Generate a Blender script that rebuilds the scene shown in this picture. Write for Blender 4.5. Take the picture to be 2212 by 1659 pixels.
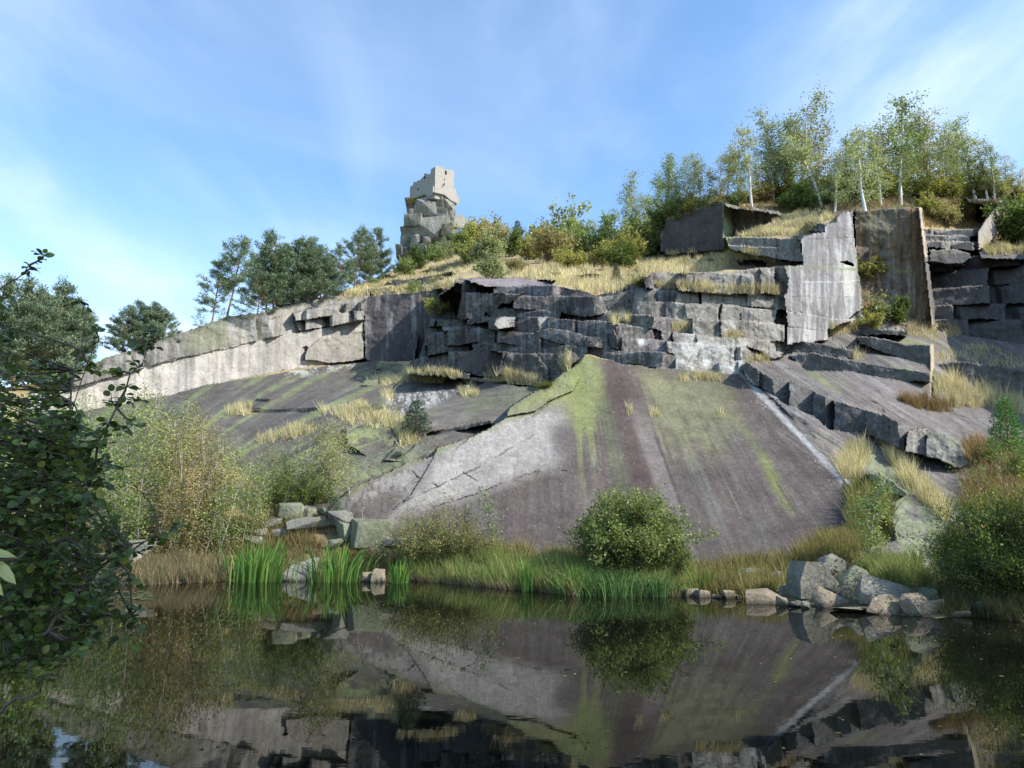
import bpy, bmesh, math, random
import numpy as np
from mathutils import Vector, Matrix
R = math.radians
for o in list(bpy.data.objects): bpy.data.objects.remove(o)
SC = bpy.context.scene; COL = SC.collection
# ---------------------------------------------------------------- camera
F, TH, CH, CX, CY = 1500.0, R(10.0), 2.0, 1106.0, 829.5     # focal length in units of a 2212 px wide frame, upward tilt, eye height
cam = bpy.data.cameras.new('camera'); camo = bpy.data.objects.new('camera', cam); COL.objects.link(camo)
camo.location = (0, 0, CH); camo.rotation_euler = (R(90) + TH, 0, 0)
cam.sensor_width = 36; cam.lens = 36 * F / 2212; cam.clip_start = 0.05; cam.clip_end = 5000
SC.camera = camo
# ---------------------------------------------------------------- light
SUN_AZ, SUN_EL = R(112), R(38)       # clockwise from +Y (view direction), elevation
sdir = Vector((math.sin(SUN_AZ) * math.cos(SUN_EL), math.cos(SUN_AZ) * math.cos(SUN_EL), math.sin(SUN_EL)))
sl = bpy.data.lights.new('sun', 'SUN'); sl.energy = 5.0; sl.angle = R(0.53); sl.color = (1.0, 0.945, 0.86)
so = bpy.data.objects.new('sun', sl); COL.objects.link(so); so.rotation_euler = sdir.to_track_quat('Z', 'Y').to_euler()
so.location = (60, -30, 80)
W = bpy.data.worlds.new('World'); SC.world = W; W.use_nodes = True
nt = W.node_tree; nt.nodes.clear()
def N(nt, t, **k):
    n = nt.nodes.new(t)
    for a, v in k.items():
        if a.startswith('i_'):
            key = a[2:]; key = int(key) if key.isdigit() else key.replace('_', ' ')
            n.inputs[key].default_value = v
        else: setattr(n, a, v)
    return n
def L(nt, a, b): nt.links.new(a, b)
def ramp(nt, fac, stops, interp='LINEAR'):
    r = nt.nodes.new('ShaderNodeValToRGB'); r.color_ramp.interpolation = interp
    e = r.color_ramp.elements
    while len(e) < len(stops): e.new(0.5)
    for el, (p, c) in zip(e, stops):
        el.position = p; el.color = (c, c, c, 1) if not hasattr(c, '__len__') else tuple(c) + (1,)
    L(nt, fac, r.inputs[0]); return r.outputs[0]
def mixc(nt, fac, a, b, mode='MIX'):
    m = nt.nodes.new('ShaderNodeMix'); m.data_type = 'RGBA'; m.blend_type = mode; m.clamp_factor = True
    for s, v in ((0, fac), (6, a), (7, b)):
        if hasattr(v, 'is_linked') or hasattr(v, 'links'): L(nt, v, m.inputs[s])
        elif s == 0: m.inputs[0].default_value = v
        else: m.inputs[s].default_value = (v[0], v[1], v[2], 1)
    return m.outputs[2]
def math_(nt, op, a, b=0.0):
    m = nt.nodes.new('ShaderNodeMath'); m.operation = op
    for s, v in ((0, a), (1, b)):
        if hasattr(v, 'links'): L(nt, v, m.inputs[s])
        else: m.inputs[s].default_value = v
    return m.outputs[0]
sky = N(nt, 'ShaderNodeTexSky', sky_type='NISHITA', sun_disc=False, sun_elevation=SUN_EL, sun_rotation=SUN_AZ,
        altitude=600, air_density=1.0, dust_density=1.0, ozone_density=2.2)
tc = N(nt, 'ShaderNodeTexCoord')
sep = N(nt, 'ShaderNodeSeparateXYZ'); L(nt, tc.outputs['Generated'], sep.inputs[0])
# cirrus: the direction is projected on a high flat layer, so the streaks converge towards the horizon
zc = math_(nt, 'ADD', math_(nt, 'MAXIMUM', sep.outputs['Z'], 0.0), 0.12)
cmb = N(nt, 'ShaderNodeCombineXYZ')
L(nt, math_(nt, 'DIVIDE', sep.outputs['X'], zc), cmb.inputs[0]); L(nt, math_(nt, 'DIVIDE', sep.outputs['Y'], zc), cmb.inputs[1])
mp = N(nt, 'ShaderNodeMapping'); L(nt, cmb.outputs[0], mp.inputs[0])
mp.inputs['Rotation'].default_value = (0, 0, R(-14)); mp.inputs['Scale'].default_value = (1.15, 0.55, 1); mp.inputs['Location'].default_value = (0.35, 1.9, 0)
n1 = N(nt, 'ShaderNodeTexNoise', i_Scale=0.85, i_Detail=7.0, i_Roughness=0.55, i_Distortion=1.2); L(nt, mp.outputs[0], n1.inputs['Vector'])
mp2 = N(nt, 'ShaderNodeMapping'); L(nt, cmb.outputs[0], mp2.inputs[0])
mp2.inputs['Rotation'].default_value = (0, 0, R(24)); mp2.inputs['Scale'].default_value = (1.7, 0.6, 1)
n2 = N(nt, 'ShaderNodeTexNoise', i_Scale=0.8, i_Detail=5.0, i_Roughness=0.5, i_Distortion=1.6); L(nt, mp2.outputs[0], n2.inputs['Vector'])
c1 = ramp(nt, n1.outputs[0], [(0.40, 0.02), (0.76, 0.46)], 'EASE')
c2 = ramp(nt, n2.outputs[0], [(0.42, 0.0), (0.76, 0.44)], 'EASE')
cov = math_(nt, 'ADD', c1, c2)
# a bright haze bank low in the west
def bank(dx, dy, dz, p0, p1):
    d = Vector((dx, dy, dz)).normalized()
    vm = N(nt, 'ShaderNodeVectorMath', operation='DOT_PRODUCT'); L(nt, tc.outputs['Generated'], vm.inputs[0]); vm.inputs[1].default_value = d
    return ramp(nt, vm.outputs['Value'], [(p0, 0.0), (p1, 1.0)], 'EASE')
low = math_(nt, 'MULTIPLY', bank(-0.53, 0.97, 0.21, 0.95, 0.998), ramp(nt, n2.outputs[0], [(.32, 0.05), (.70, 0.62)], 'EASE'))
low2 = math_(nt, 'MULTIPLY', bank(0.70, 0.86, 0.64, 0.955, 0.999), ramp(nt, n1.outputs[0], [(.38, 0.0), (.70, 0.55)], 'EASE'))
cov = math_(nt, 'MINIMUM', math_(nt, 'ADD', math_(nt, 'ADD', math_(nt, 'MULTIPLY', cov, 0.55), low), low2), 0.92)
skyc = mixc(nt, 1.0, sky.outputs[0], (1.95, 2.32, 2.44), 'MULTIPLY')
skyc = mixc(nt, cov, skyc, (7.9, 9.1, 10.3))
bg = N(nt, 'ShaderNodeBackground', i_Strength=0.1); L(nt, skyc, bg.inputs[0])
wo = N(nt, 'ShaderNodeOutputWorld'); L(nt, bg.outputs[0], wo.inputs[0])
vs = SC.view_settings; vs.view_transform = 'Standard'; vs.look = 'None'; vs.exposure = 0.47; vs.gamma = 1.0; vs.use_curve_mapping = False
SC.cycles.max_bounces = 6; SC.cycles.diffuse_bounces = 3; SC.cycles.glossy_bounces = 3; SC.cycles.transmission_bounces = 3
SC.cycles.use_denoising = True
# ---------------------------------------------------------------- tools
def ray(x, y):
    r = (np.asarray(x, float) - CX) / F; u = (CY - np.asarray(y, float)) / F
    c, s = math.cos(TH), math.sin(TH)
    return r, c - s * u, s + c * u
def PT(x, y, Y):
    rx, ry, rz = ray(x, y); k = Y / ry
    return np.stack([rx * k, ry * k, CH + rz * k], -1)
def pt(x, y, Y): return Vector(PT(x, y, Y))
def Y_at_z(x, y, z):
    rx, ry, rz = ray(x, y); return (z - CH) / rz * ry
def px(Y): return Y / F * 1.0          # metres per frame unit at distance Y
def hash3(ix, iy, iz, seed):
    h = (ix.astype(np.uint32) * np.uint32(374761393)) ^ (iy.astype(np.uint32) * np.uint32(668265263)) ^ (iz.astype(np.uint32) * np.uint32(2246822519)) ^ np.uint32(seed * 3266489917 & 0xffffffff)
    h = (h ^ (h >> np.uint32(15))) * np.uint32(2246822519); h = (h ^ (h >> np.uint32(13))) * np.uint32(3266489917)
    return ((h ^ (h >> np.uint32(16))) & np.uint32(0xffffff)).astype(np.float32) / 16777215.0
def vnoise(x, y, z, seed=0):
    x = np.asarray(x, np.float64); y = np.asarray(y, np.float64) + 0 * x; z = np.asarray(z, np.float64) + 0 * x
    ix, iy, iz = np.floor(x), np.floor(y), np.floor(z)
    f = [x - ix, y - iy, z - iz]; f = [a * a * a * (a * (a * 6 - 15) + 10) for a in f]
    ix, iy, iz = ix.astype(np.int64), iy.astype(np.int64), iz.astype(np.int64)
    out = 0
    for dx in (0, 1):
        for dy in (0, 1):
            for dz in (0, 1):
                w = (f[0] if dx else 1 - f[0]) * (f[1] if dy else 1 - f[1]) * (f[2] if dz else 1 - f[2])
                out = out + w * hash3(ix + dx, iy + dy, iz + dz, seed)
    return out * 2 - 1
def fbm(x, y, z=0.0, seed=0, octs=4, gain=0.5):
    o, a, t = 0, 1.0, 0
    for k in range(octs):
        o = o + a * vnoise(x, y, z, seed + 17 * k); t += a; a *= gain
        x = np.asarray(x) * 2.03 + 5.1; y = np.asarray(y) * 2.03 + 1.7; z = np.asarray(z) * 2.03 + 3.3
    return o / t
def inpoly(x, y, poly):
    x = np.asarray(x); y = np.asarray(y); c = np.zeros(x.shape, bool); n = len(poly)
    for i in range(n):
        (x0, y0), (x1, y1) = poly[i], poly[(i + 1) % n]
        if y0 == y1: continue
        k = ((y0 > y) != (y1 > y)) & (x < (x1 - x0) * (y - y0) / (y1 - y0) + x0)
        c ^= k
    return c
def dseg(x, y, pts, closed=False):
    d = np.full(np.shape(x), 1e9); n = len(pts)
    for i in range(n if closed else n - 1):
        (x0, y0), (x1, y1) = pts[i], pts[(i + 1) % n]
        dx, dy = x1 - x0, y1 - y0; t = np.clip(((x - x0) * dx + (y - y0) * dy) / (dx * dx + dy * dy + 1e-9), 0, 1)
        d = np.minimum(d, np.hypot(x - x0 - t * dx, y - y0 - t * dy))
    return d
def soft(x, y, poly, w):
    """1 inside, fading to 0 over w frame units across the edge"""
    s = np.where(inpoly(x, y, poly), 1, -1) * dseg(x, y, poly, True)
    return np.clip(0.5 + s / w, 0, 1)
def sm(a, b, v): t = np.clip((v - a) / (b - a), 0, 1); return t * t * (3 - 2 * t)
def interp(pts, x):
    p = np.array(pts, float); return np.interp(x, p[:, 0], p[:, 1])
class RBF:
    def __init__(s, pts, xs=1.0, ys=2.0):
        p = np.array(pts, float); s.xs, s.ys = xs / 400, ys / 400
        s.c = p[:, :2] * [s.xs, s.ys]; n = len(p)
        A = np.zeros((n + 3, n + 3)); d = np.linalg.norm(s.c[:, None] - s.c[None], axis=2)
        A[:n, :n] = s.k(d) + np.eye(n) * 1e-3; A[:n, n] = 1; A[:n, n + 1:] = s.c; A[n, :n] = 1; A[n + 1:, :n] = s.c.T
        s.w = np.linalg.solve(A, np.r_[np.log(p[:, 2]), 0, 0, 0])
    def k(s, d): return d * d * np.log(d + 1e-9) * 0.5 + d * -0.25
    def __call__(s, x, y):
        x = np.asarray(x, float); sh = x.shape; q = np.stack([x.ravel() * s.xs, np.asarray(y, float).ravel() * s.ys], 1); o = np.empty(len(q))
        for i in range(0, len(q), 40000):
            b = q[i:i + 40000]; d = np.sqrt(((b[:, None] - s.c[None]) ** 2).sum(2))
            o[i:i + 40000] = s.k(d) @ s.w[:-3] + s.w[-3] + b @ s.w[-2:]
        return np.exp(o).reshape(sh)
def mesh_np(name, V, Fc, mat, cols=None, smooth=False, mats=None, midx=None):
    """V (n,3), Fc (m,k) faces all of k corners, cols (n,3) per vertex"""
    V = np.asarray(V, np.float32); Fc = np.asarray(Fc, np.int32); m, k = Fc.shape
    me = bpy.data.meshes.new(name); me.vertices.add(len(V)); me.vertices.foreach_set('co', V.ravel())
    me.loops.add(m * k); me.loops.foreach_set('vertex_index', Fc.ravel())
    me.polygons.add(m); me.polygons.foreach_set('loop_start', np.arange(0, m * k, k, dtype=np.int32))
    if cols is not None:
        at = me.color_attributes.new('Col', 'FLOAT_COLOR', 'POINT')
        at.data.foreach_set('color', np.c_[np.asarray(cols, np.float32), np.ones(len(V), np.float32)].ravel())
    for mm in (mats or [mat]): me.materials.append(mm)
    if midx is not None: me.polygons.foreach_set('material_index', np.asarray(midx, np.int32))
    me.polygons.foreach_set('use_smooth', np.full(m, smooth))
    me.update(calc_edges=True); me.validate()
    return me
def obj(name, me, parent=None, loc=None):
    o = bpy.data.objects.new(name, me); COL.objects.link(o)
    if parent: o.parent = parent
    if loc is not None: o.location = loc
    return o
def tag(o, label=None, cat=None, group=None, kind=None):
    if label: o['label'] = label
    if cat: o['category'] = cat
    if group: o['group'] = group
    if kind: o['kind'] = kind
    return o
def empty(name, loc, rz=0.0, label=None, cat=None, group=None):
    o = bpy.data.objects.new(name, None); COL.objects.link(o); o.location = loc; o.rotation_euler = (0, 0, rz); o.empty_display_size = 0.3
    return tag(o, label, cat, group)
# ---------------------------------------------------------------- materials
def mat(name, rough=0.9, spec=0.25):
    m = bpy.data.materials.new(name); m.use_nodes = True; t = m.node_tree; t.nodes.clear()
    b = N(t, 'ShaderNodeBsdfPrincipled'); b.inputs['Roughness'].default_value = rough; b.inputs['Specular IOR Level'].default_value = spec
    o = N(t, 'ShaderNodeOutputMaterial'); L(t, b.outputs[0], o.inputs[0]); return m, t, b, o
def rock_material(name, scale=1.0, var=0.55, bump=0.5, attr=True, base=(0.2, 0.2, 0.2), streak=0.5):
    m, t, b, o = mat(name, 0.88, 0.2)
    g = N(t, 'ShaderNodeNewGeometry'); pos = g.outputs['Position']
    if not attr:
        pos = N(t, 'ShaderNodeTexCoord').outputs['Object']
        oi = N(t, 'ShaderNodeObjectInfo'); va = N(t, 'ShaderNodeVectorMath', operation='ADD'); L(t, pos, va.inputs[0])
        cm = N(t, 'ShaderNodeCombineXYZ'); L(t, math_(t, 'MULTIPLY', oi.outputs['Random'], 40.0), cm.inputs[0]); L(t, cm.outputs[0], va.inputs[1]); pos = va.outputs[0]
    def noise(sc, det, rough=0.6, m3=None):
        n = N(t, 'ShaderNodeTexNoise', i_Scale=sc * scale, i_Detail=det, i_Roughness=rough)
        if m3:
            mm = N(t, 'ShaderNodeMapping'); mm.inputs['Scale'].default_value = m3; L(t, pos, mm.inputs[0]); L(t, mm.outputs[0], n.inputs['Vector'])
        else: L(t, pos, n.inputs['Vector'])
        return n.outputs[0]
    f1 = noise(0.7, 8); f2 = noise(6.0, 5, 0.7); f3 = noise(2.2, 6, 0.65, (1, 1, 0.12)); f4 = noise(28.0, 3, 0.7)
    v = ramp(t, f1, [(0.30, 1 - var * 0.6), (0.70, 1 + var * 0.5)])
    w = ramp(t, f2, [(0.30, 1 - var * 0.55), (0.5, 1.0), (0.72, 1 + var * 0.6)])
    s = ramp(t, f3, [(0.34, 1 - streak), (0.52, 1.0), (0.75, 1 + streak * 0.6)])
    p = ramp(t, f4, [(0.30, 0.72), (0.5, 1.0), (0.70, 1.25)])
    if attr: c = N(t, 'ShaderNodeVertexColor', layer_name='Col').outputs[0]
    else: c = N(t, 'ShaderNodeRGB'); c.outputs[0].default_value = tuple(base) + (1,); c = c.outputs[0]
    for x in (v, w, s, p): c = mixc(t, 1.0, c, x, 'MULTIPLY')
    if not attr:
        # lichen and algae films
        c = mixc(t, math_(t, 'MULTIPLY', ramp(t, noise(1.6, 5, 0.6), [(0.50, 0), (0.66, 1)]), 0.55), c, (0.17, 0.20, 0.09))
        c = mixc(t, math_(t, 'MULTIPLY', ramp(t, noise(4.5, 4, 0.6), [(0.60, 0), (0.68, 1)]), 0.6), c, (0.36, 0.36, 0.33))
    if not attr:            # the foot of a stone standing in the pond stays wet and dark
        sz = N(t, 'ShaderNodeSeparateXYZ'); L(t, g.outputs['Position'], sz.inputs[0]); c = mixc(t, 1.0, c, ramp(t, math_(t, 'ADD', sz.outputs['Z'], math_(t, 'MULTIPLY', f2, .12)), [(.08, .42), (.16, 1.0)]), 'MULTIPLY')
    L(t, c, b.inputs['Base Color'])
    h = math_(t, 'ADD', math_(t, 'MULTIPLY', f2, 0.6), math_(t, 'ADD', math_(t, 'MULTIPLY', f1, 1.2), math_(t, 'MULTIPLY', f4, 0.15)))
    bp = N(t, 'ShaderNodeBump', i_Strength=bump, i_Distance=0.25 / scale); L(t, h, bp.inputs['Height']); L(t, bp.outputs[0], b.inputs['Normal'])
    return m
def leaf_material(name, trans=0.35, rough=0.55, spec=0.3, var=0.35):
    m, t, b, o = mat(name, rough, spec)
    c = N(t, 'ShaderNodeVertexColor', layer_name='Col').outputs[0]
    oi = N(t, 'ShaderNodeObjectInfo')
    c = mixc(t, 1.0, c, ramp(t, oi.outputs['Random'], [(0, 1 - var * 0.5), (1, 1 + var * 0.5)]), 'MULTIPLY')
    L(t, c, b.inputs['Base Color'])
    tr = N(t, 'ShaderNodeBsdfTranslucent'); L(t, mixc(t, 1.0, c, (1.25, 1.3, 0.7), 'MULTIPLY'), tr.inputs[0])
    mx = N(t, 'ShaderNodeMixShader', i_0=trans); L(t, b.outputs[0], mx.inputs[1]); L(t, tr.outputs[0], mx.inputs[2]); L(t, mx.outputs[0], o.inputs[0])
    return m
def bark_material(name, c0, c1, scale=(6, 6, 1.2), thr=(0.45, 0.6)):
    m, t, b, o = mat(name, 0.85, 0.2)
    tcn = N(t, 'ShaderNodeTexCoord'); mm = N(t, 'ShaderNodeMapping'); mm.inputs['Scale'].default_value = scale; L(t, tcn.outputs['Object'], mm.inputs[0])
    n = N(t, 'ShaderNodeTexNoise', i_Scale=1.0, i_Detail=5.0, i_Roughness=0.65); L(t, mm.outputs[0], n.inputs['Vector'])
    L(t, mixc(t, ramp(t, n.outputs[0], [(thr[0], 0.0), (thr[1], 1.0)]), c0, c1), b.inputs['Base Color'])
    bp = N(t, 'ShaderNodeBump', i_Strength=0.5, i_Distance=0.02); L(t, n.outputs[0], bp.inputs['Height']); L(t, bp.outputs[0], b.inputs['Normal'])
    return m
# ---------------------------------------------------------------- the quarry hill: one sheet of rock and turf
WL = [(-900, 1262), (-320, 1266), (0, 1268), (300, 1266), (480, 1258), (620, 1254), (780, 1252), (900, 1258), (1100, 1275), (1240, 1287), (1450, 1291), (1600, 1298), (1750, 1312), (1900, 1327), (2030, 1337), (2212, 1346), (2560, 1360), (3300, 1390)]
RIDGE = [(-900, 850), (-320, 850), (0, 838), (120, 820), (233, 771), (333, 741), (407, 714), (440, 701), (493, 684), (533, 678), (573, 674), (600, 664), (719, 640), (786, 610), (836, 592), (886, 566), (930, 548), (1000, 530), (1052, 518), (1119, 520), (1219, 528), (1302, 520), (1390, 492), (1440, 464), (1500, 450), (1559, 436), (1600, 428), (1682, 408), (1776, 423), (1870, 419), (1982, 424), (2095, 427), (2162, 431), (2212, 440), (2290, 425), (2350, 405), (2420, 385), (2560, 370), (3300, 420)]
RM = [(0, 0), (15, 14.6), (19, 17.8), (25, 20.6), (30, 23.2), (35, 26.6), (42, 30.5), (47, 36.5), (54, 46.5), (60, 60), (70, 72), (130, 130), (400, 400)]
def rm(v): return np.interp(v, [a for a, b in RM], [b for a, b in RM])      # survey distance -> distance that also fits the mirror image in the pond
ctl = []
for x, y in WL: ctl += [(x, y, float(Y_at_z(x, y, -0.02))), (x, y + 30, float(Y_at_z(x, y + 30, -0.3)))]
ctl += [
 (-900, 1150, 27), (-900, 1000, 37), (-900, 870, 50), (-320, 1150, 27), (-320, 1000, 37), (-320, 870, 52), (0, 1150, 27), (0, 1000, 36), (0, 850, 50), (300, 1150, 27.5), (300, 1000, 37), (300, 880, 49),
 (450, 1200, 25), (600, 1220, 24.5), (560, 1100, 29.5), (640, 1060, 32), (700, 1130, 28), (800, 1200, 25), (900, 1215, 24), (1100, 1220, 22.6), (1100, 1195, 24.8), (1300, 1235, 22), (1500, 1240, 21.5), (1700, 1225, 21),
 (520, 960, 37), (400, 900, 43), (700, 900, 42), (780, 975, 36.5), (900, 890, 42), (940, 955, 36.5), (1040, 920, 39.5), (1180, 825, 46), (1080, 830, 46.5), (620, 1000, 34.5),
 (400, 855, 53), (650, 785, 59), (790, 772, 62.5), (925, 790, 55), (850, 780, 58), (960, 802, 52.5), (1000, 815, 50.5),
 (233, 771, 56), (407, 714, 59), (573, 674, 64), (719, 640, 70), (836, 592, 85), (886, 566, 105), (930, 548, 126), (1050, 520, 128), (1200, 527, 118), (1300, 525, 103), (1390, 495, 97), (1440, 468, 92),
 (800, 640, 68), (900, 600, 76), (980, 570, 92), (1000, 602, 56), (1100, 600, 54), (1200, 605, 52), (1300, 615, 51), (1100, 560, 84), (1250, 560, 84), (1400, 565, 72), (1500, 570, 66), (1600, 560, 62), (1380, 540, 84), (960, 630, 58),
 (1000, 700, 53), (1000, 755, 51), (1150, 760, 46.8), (1150, 690, 48.5), (1150, 640, 50), (1300, 640, 48.5), (1300, 700, 46.5), (1300, 760, 44.2), (1450, 600, 49), (1450, 650, 47.5), (1450, 720, 45.5), (1450, 790, 43.5),
 (1570, 590, 48.5), (1570, 655, 47), (1570, 730, 45.5), (1590, 800, 43.5), (1690, 590, 48.5), (1690, 680, 47.5), (1690, 735, 46.5), (1660, 780, 45),
 (1480, 540, 72), (1560, 540, 69), (1559, 440, 72), (1682, 412, 80), (1776, 426, 70), (1700, 500, 60), (1800, 470, 60), (1620, 508, 62), (1860, 430, 63), (1980, 432, 65), (2100, 436, 68), (2212, 448, 70), (1640, 450, 68),
 (2350, 320, 58), (2420, 220, 54), (2560, 190, 46), (2560, 500, 42), (2560, 800, 34), (2560, 1050, 24), (3300, 300, 30), (3300, 700, 26), (3300, 1100, 18), (2400, 500, 50), (2400, 800, 42),
 (1720, 830, 42), (1800, 850, 39.5), (1900, 1000, 33), (2000, 1050, 29), (2100, 1000, 33), (1950, 860, 41), (2000, 780, 46), (1850, 705, 50.5), (1740, 745, 48), (2050, 710, 55), (2150, 720, 56), (2212, 780, 50), (2212, 860, 44),
 (2212, 950, 36), (2100, 900, 40.5), (2212, 1060, 27), (1900, 1200, 19.5), (2000, 1250, 16.8), (2212, 1250, 16.5), (1840, 1060, 27), (1830, 1150, 23), (1950, 1120, 25), (2080, 1130, 24), (1880, 700, 52.5), (2000, 705, 54), (1790, 720, 49.5)]
nw_ = 2 * len(WL); base = RBF([(x, y, Y if i < nw_ else float(rm(Y))) for i, (x, y, Y) in enumerate(ctl)])
xs = np.concatenate([np.arange(-900, -60, 16.0), np.arange(-60, 2270, 2.15), np.arange(2272, 3300, 14.0)])
NR = 460
tt = np.linspace(0, 1, NR)
ytop = interp(RIDGE, xs) + 2.2 * fbm(xs / 9.0, 0.0, 0, 3, 4) + 1.5 * vnoise(xs / 2.5, 0, 0, 9); ybot = interp(WL, xs) + 26
GX = np.repeat(xs[None], NR, 0); GY = ytop[None] + (ybot - ytop)[None] * tt[:, None]
sh = GX.shape
X, Yp = GX.ravel(), GY.ravel()
wx = X + 3.2 * fbm(X / 22, Yp / 22, 0, 41, 3) + 0.8 * vnoise(X / 3, Yp / 3, 0, 43)      # ragged lookup for natural outlines
wy = Yp + 2.8 * fbm(X / 22, Yp / 22, 7, 42, 3) + 0.8 * vnoise(X / 3, Yp / 3, 5, 44)
D = base(X, Yp); RX, RY, RZ = ray(X, Yp)
rough = np.full(X.shape, 0.16); rockm = np.zeros(X.shape)
def nrm(yaw, tilt):
    a, b = R(yaw), R(tilt); return np.array([math.sin(a) * math.cos(b), -math.cos(a) * math.cos(b), math.sin(b)])
def plane_Y(idx, ax, ay, aY, yaw, tilt):
    n = nrm(yaw, tilt); A = PT(ax, ay, aY) - np.array([0, 0, CH])
    den = n[0] * RX[idx] + n[1] * RY[idx] + n[2] * RZ[idx]
    den = np.where(den > -0.02, -0.02, den)
    return (n @ A) / den * RY[idx]
def Dat(x, y):
    i = int(np.clip(np.searchsorted(xs, x), 0, len(xs) - 1)); t = (y - ytop[i]) / (ybot[i] - ytop[i]); return float(D.reshape(sh)[int(np.clip(round(t * (NR - 1)), 0, NR - 1)), i])
def facet(poly, ax, ay, aY, yaw, tilt, rg=0.08, lim=0.14, ragged=True):
    aY = float(base(ax, ay)) - .12 if aY is None else (Dat(ax, ay) + aY[0] if isinstance(aY, tuple) else float(rm(aY))); p = np.array(poly); i0 = np.where((X > p[:, 0].min() - 9) & (X < p[:, 0].max() + 9) & (Yp > p[:, 1].min() - 9) & (Yp < p[:, 1].max() + 9))[0]
    m = inpoly(wx[i0], wy[i0], poly) if ragged else inpoly(X[i0], Yp[i0], poly)
    idx = i0[m]; d = np.clip(plane_Y(idx, ax, ay, aY, yaw, tilt), aY * (1 - lim), aY * (1 + lim))
    D[idx] = d; rough[idx] = rg; rockm[idx] = 1
    return idx
cellv = np.zeros(X.shape)                  # a random number per block, for its colour
def blocks(poly, courses, yaw, seed, wmin, wmax, anchor=None, tilt=(4, 12), ret=0.7, jit=0.5, bevel=4.0, spread=14, order=False, raw=False):
    """split poly into courses and each course into blocks; a block is the convex meeting of a front, a left return, a right return and a bevelled top"""
    rnd = random.Random(seed)
    p = np.array(poly); i0 = np.where((X > p[:, 0].min() - 9) & (X < p[:, 0].max() + 9) & (Yp > p[:, 1].min() - 9) & (Yp < p[:, 1].max() + 9))[0]
    i0 = i0[inpoly(wx[i0], wy[i0], poly)]
    lines = [interp(c, wx[i0]) for c in courses]
    row = np.zeros(len(i0), int)
    for ln in lines[1:-1]: row += wy[i0] > ln
    for r in range(len(courses) - 1):
        ir = i0[row == r]
        if not len(ir): continue
        j = [p[:, 0].min() - rnd.uniform(5, wmax)]
        while j[-1] < p[:, 0].max() + wmax: j.append(j[-1] + rnd.uniform(wmin, wmax) * (1.0 if rnd.random() > 0.2 else 1.8))
        sl = rnd.uniform(-0.15, 0.15)
        ym = (interp(courses[r], wx[ir]) + interp(courses[r + 1], wx[ir])) / 2
        cx = wx[ir] + sl * (wy[ir] - ym); ci = np.searchsorted(j, cx)
        for c in np.unique(ci):
            idx = ir[ci == c]; xa, xb = j[c - 1], j[min(c, len(j) - 1)]; xc = (xa + xb) / 2
            yt, yb = float(interp(courses[r], xc)), float(interp(courses[r + 1], xc))
            aY = float(base(xc, yb)) if anchor is None else (float(anchor(xc, yb)) if raw else float(rm(anchor(xc, yb))))
            aY += rnd.gauss(0, jit)
            yw = yaw(xc, yb, rnd) + rnd.gauss(0, spread); tl = rnd.uniform(*tilt)
            d = plane_Y(idx, xc, yb, aY, yw, tl)
            def atf(xq, yq):
                n = nrm(yw, tl); A = PT(xc, yb, aY) - np.array([0, 0, CH]); rr = np.array(ray(xq, yq)); return float((n @ A) / (n @ rr) * rr[1])
            w = xb - xa; kk = rnd.random()
            if rnd.random() < ret:
                e = rnd.uniform(0.03, 0.22) * w; d = np.maximum(d, plane_Y(idx, xa + e, yb, atf(xa + e, yb), yw - rnd.uniform(40, 75), rnd.uniform(-4, 6)))
            if rnd.random() < ret * 0.8:
                e = rnd.uniform(0.03, 0.2) * w; d = np.maximum(d, plane_Y(idx, xb - e, yb, atf(xb - e, yb), yw + rnd.uniform(35, 70), rnd.uniform(-2, 10)))
            e = rnd.uniform(0.4, 1.6) * bevel; d = np.maximum(d, plane_Y(idx, xc, yt + e, atf(xc, yt + e), yw, rnd.uniform(38, 62)))
            if rnd.random() < 0.35:                                            # a slanting fracture across the block
                q = rnd.uniform(xa, xb); d = np.maximum(d, plane_Y(idx, q, (yt + yb) / 2, atf(q, (yt + yb) / 2) - 0.05, yw + rnd.uniform(-40, 40), rnd.uniform(8, 30)))
            fr = plane_Y(idx, xc, yb, aY, yw, tl); d = np.minimum(d, np.minimum(fr + 0.55, aY + 2.6)) if order else d
            D[idx] = np.clip(d, aY - 2.2, aY + 2.6); rough[idx] = 0.10; rockm[idx] = 1; cellv[idx] = rnd.random()
    return i0
# -- far grassy rim: ledges between the turf
for poly, a in [([(792, 626), (840, 620), (906, 612), (935, 631), (880, 640), (819, 643)], (850, 640, 66, 12, 12)),
                ([(835, 606), (879, 603), (979, 586), (988, 598), (906, 619), (850, 622)], (920, 615, 72, -10, 12)),
                ([(905, 590), (932, 576), (1032, 556), (1029, 572), (952, 588)], (985, 575, 86, -28, 10)),
                ([(1004, 560), (1040, 548), (1072, 552), (1060, 566), (1010, 572)], (1030, 566, 88, 15, 20)),
                ([(752, 640), (790, 628), (800, 640), (760, 652)], (775, 648, 65, 15, 20)),
                ([(1218, 567), (1252, 561), (1300, 566), (1296, 575), (1225, 577)], (1250, 575, 74, -15, 15)),
                ([(1242, 594), (1275, 590), (1302, 594), (1300, 603), (1245, 603)], (1270, 602, 62, 0, 20)),
                ([(1180, 590), (1215, 588), (1212, 597), (1185, 598)], (1195, 597, 66, -20, 20)),
                ([(1456, 571), (1480, 561), (1540, 560), (1545, 567), (1500, 572), (1460, 580)], (1490, 572, 66, 8, 20)),
                ([(1590, 562), (1640, 560), (1660, 568), (1655, 577), (1600, 572)], (1630, 574, 60, -10, 15)),
                ([(1345, 585), (1380, 583), (1400, 590), (1350, 590)], (1370, 590, 60, 0, 20))]:
    facet(poly, *a[:3], a[3], a[4], 0.1)
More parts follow.
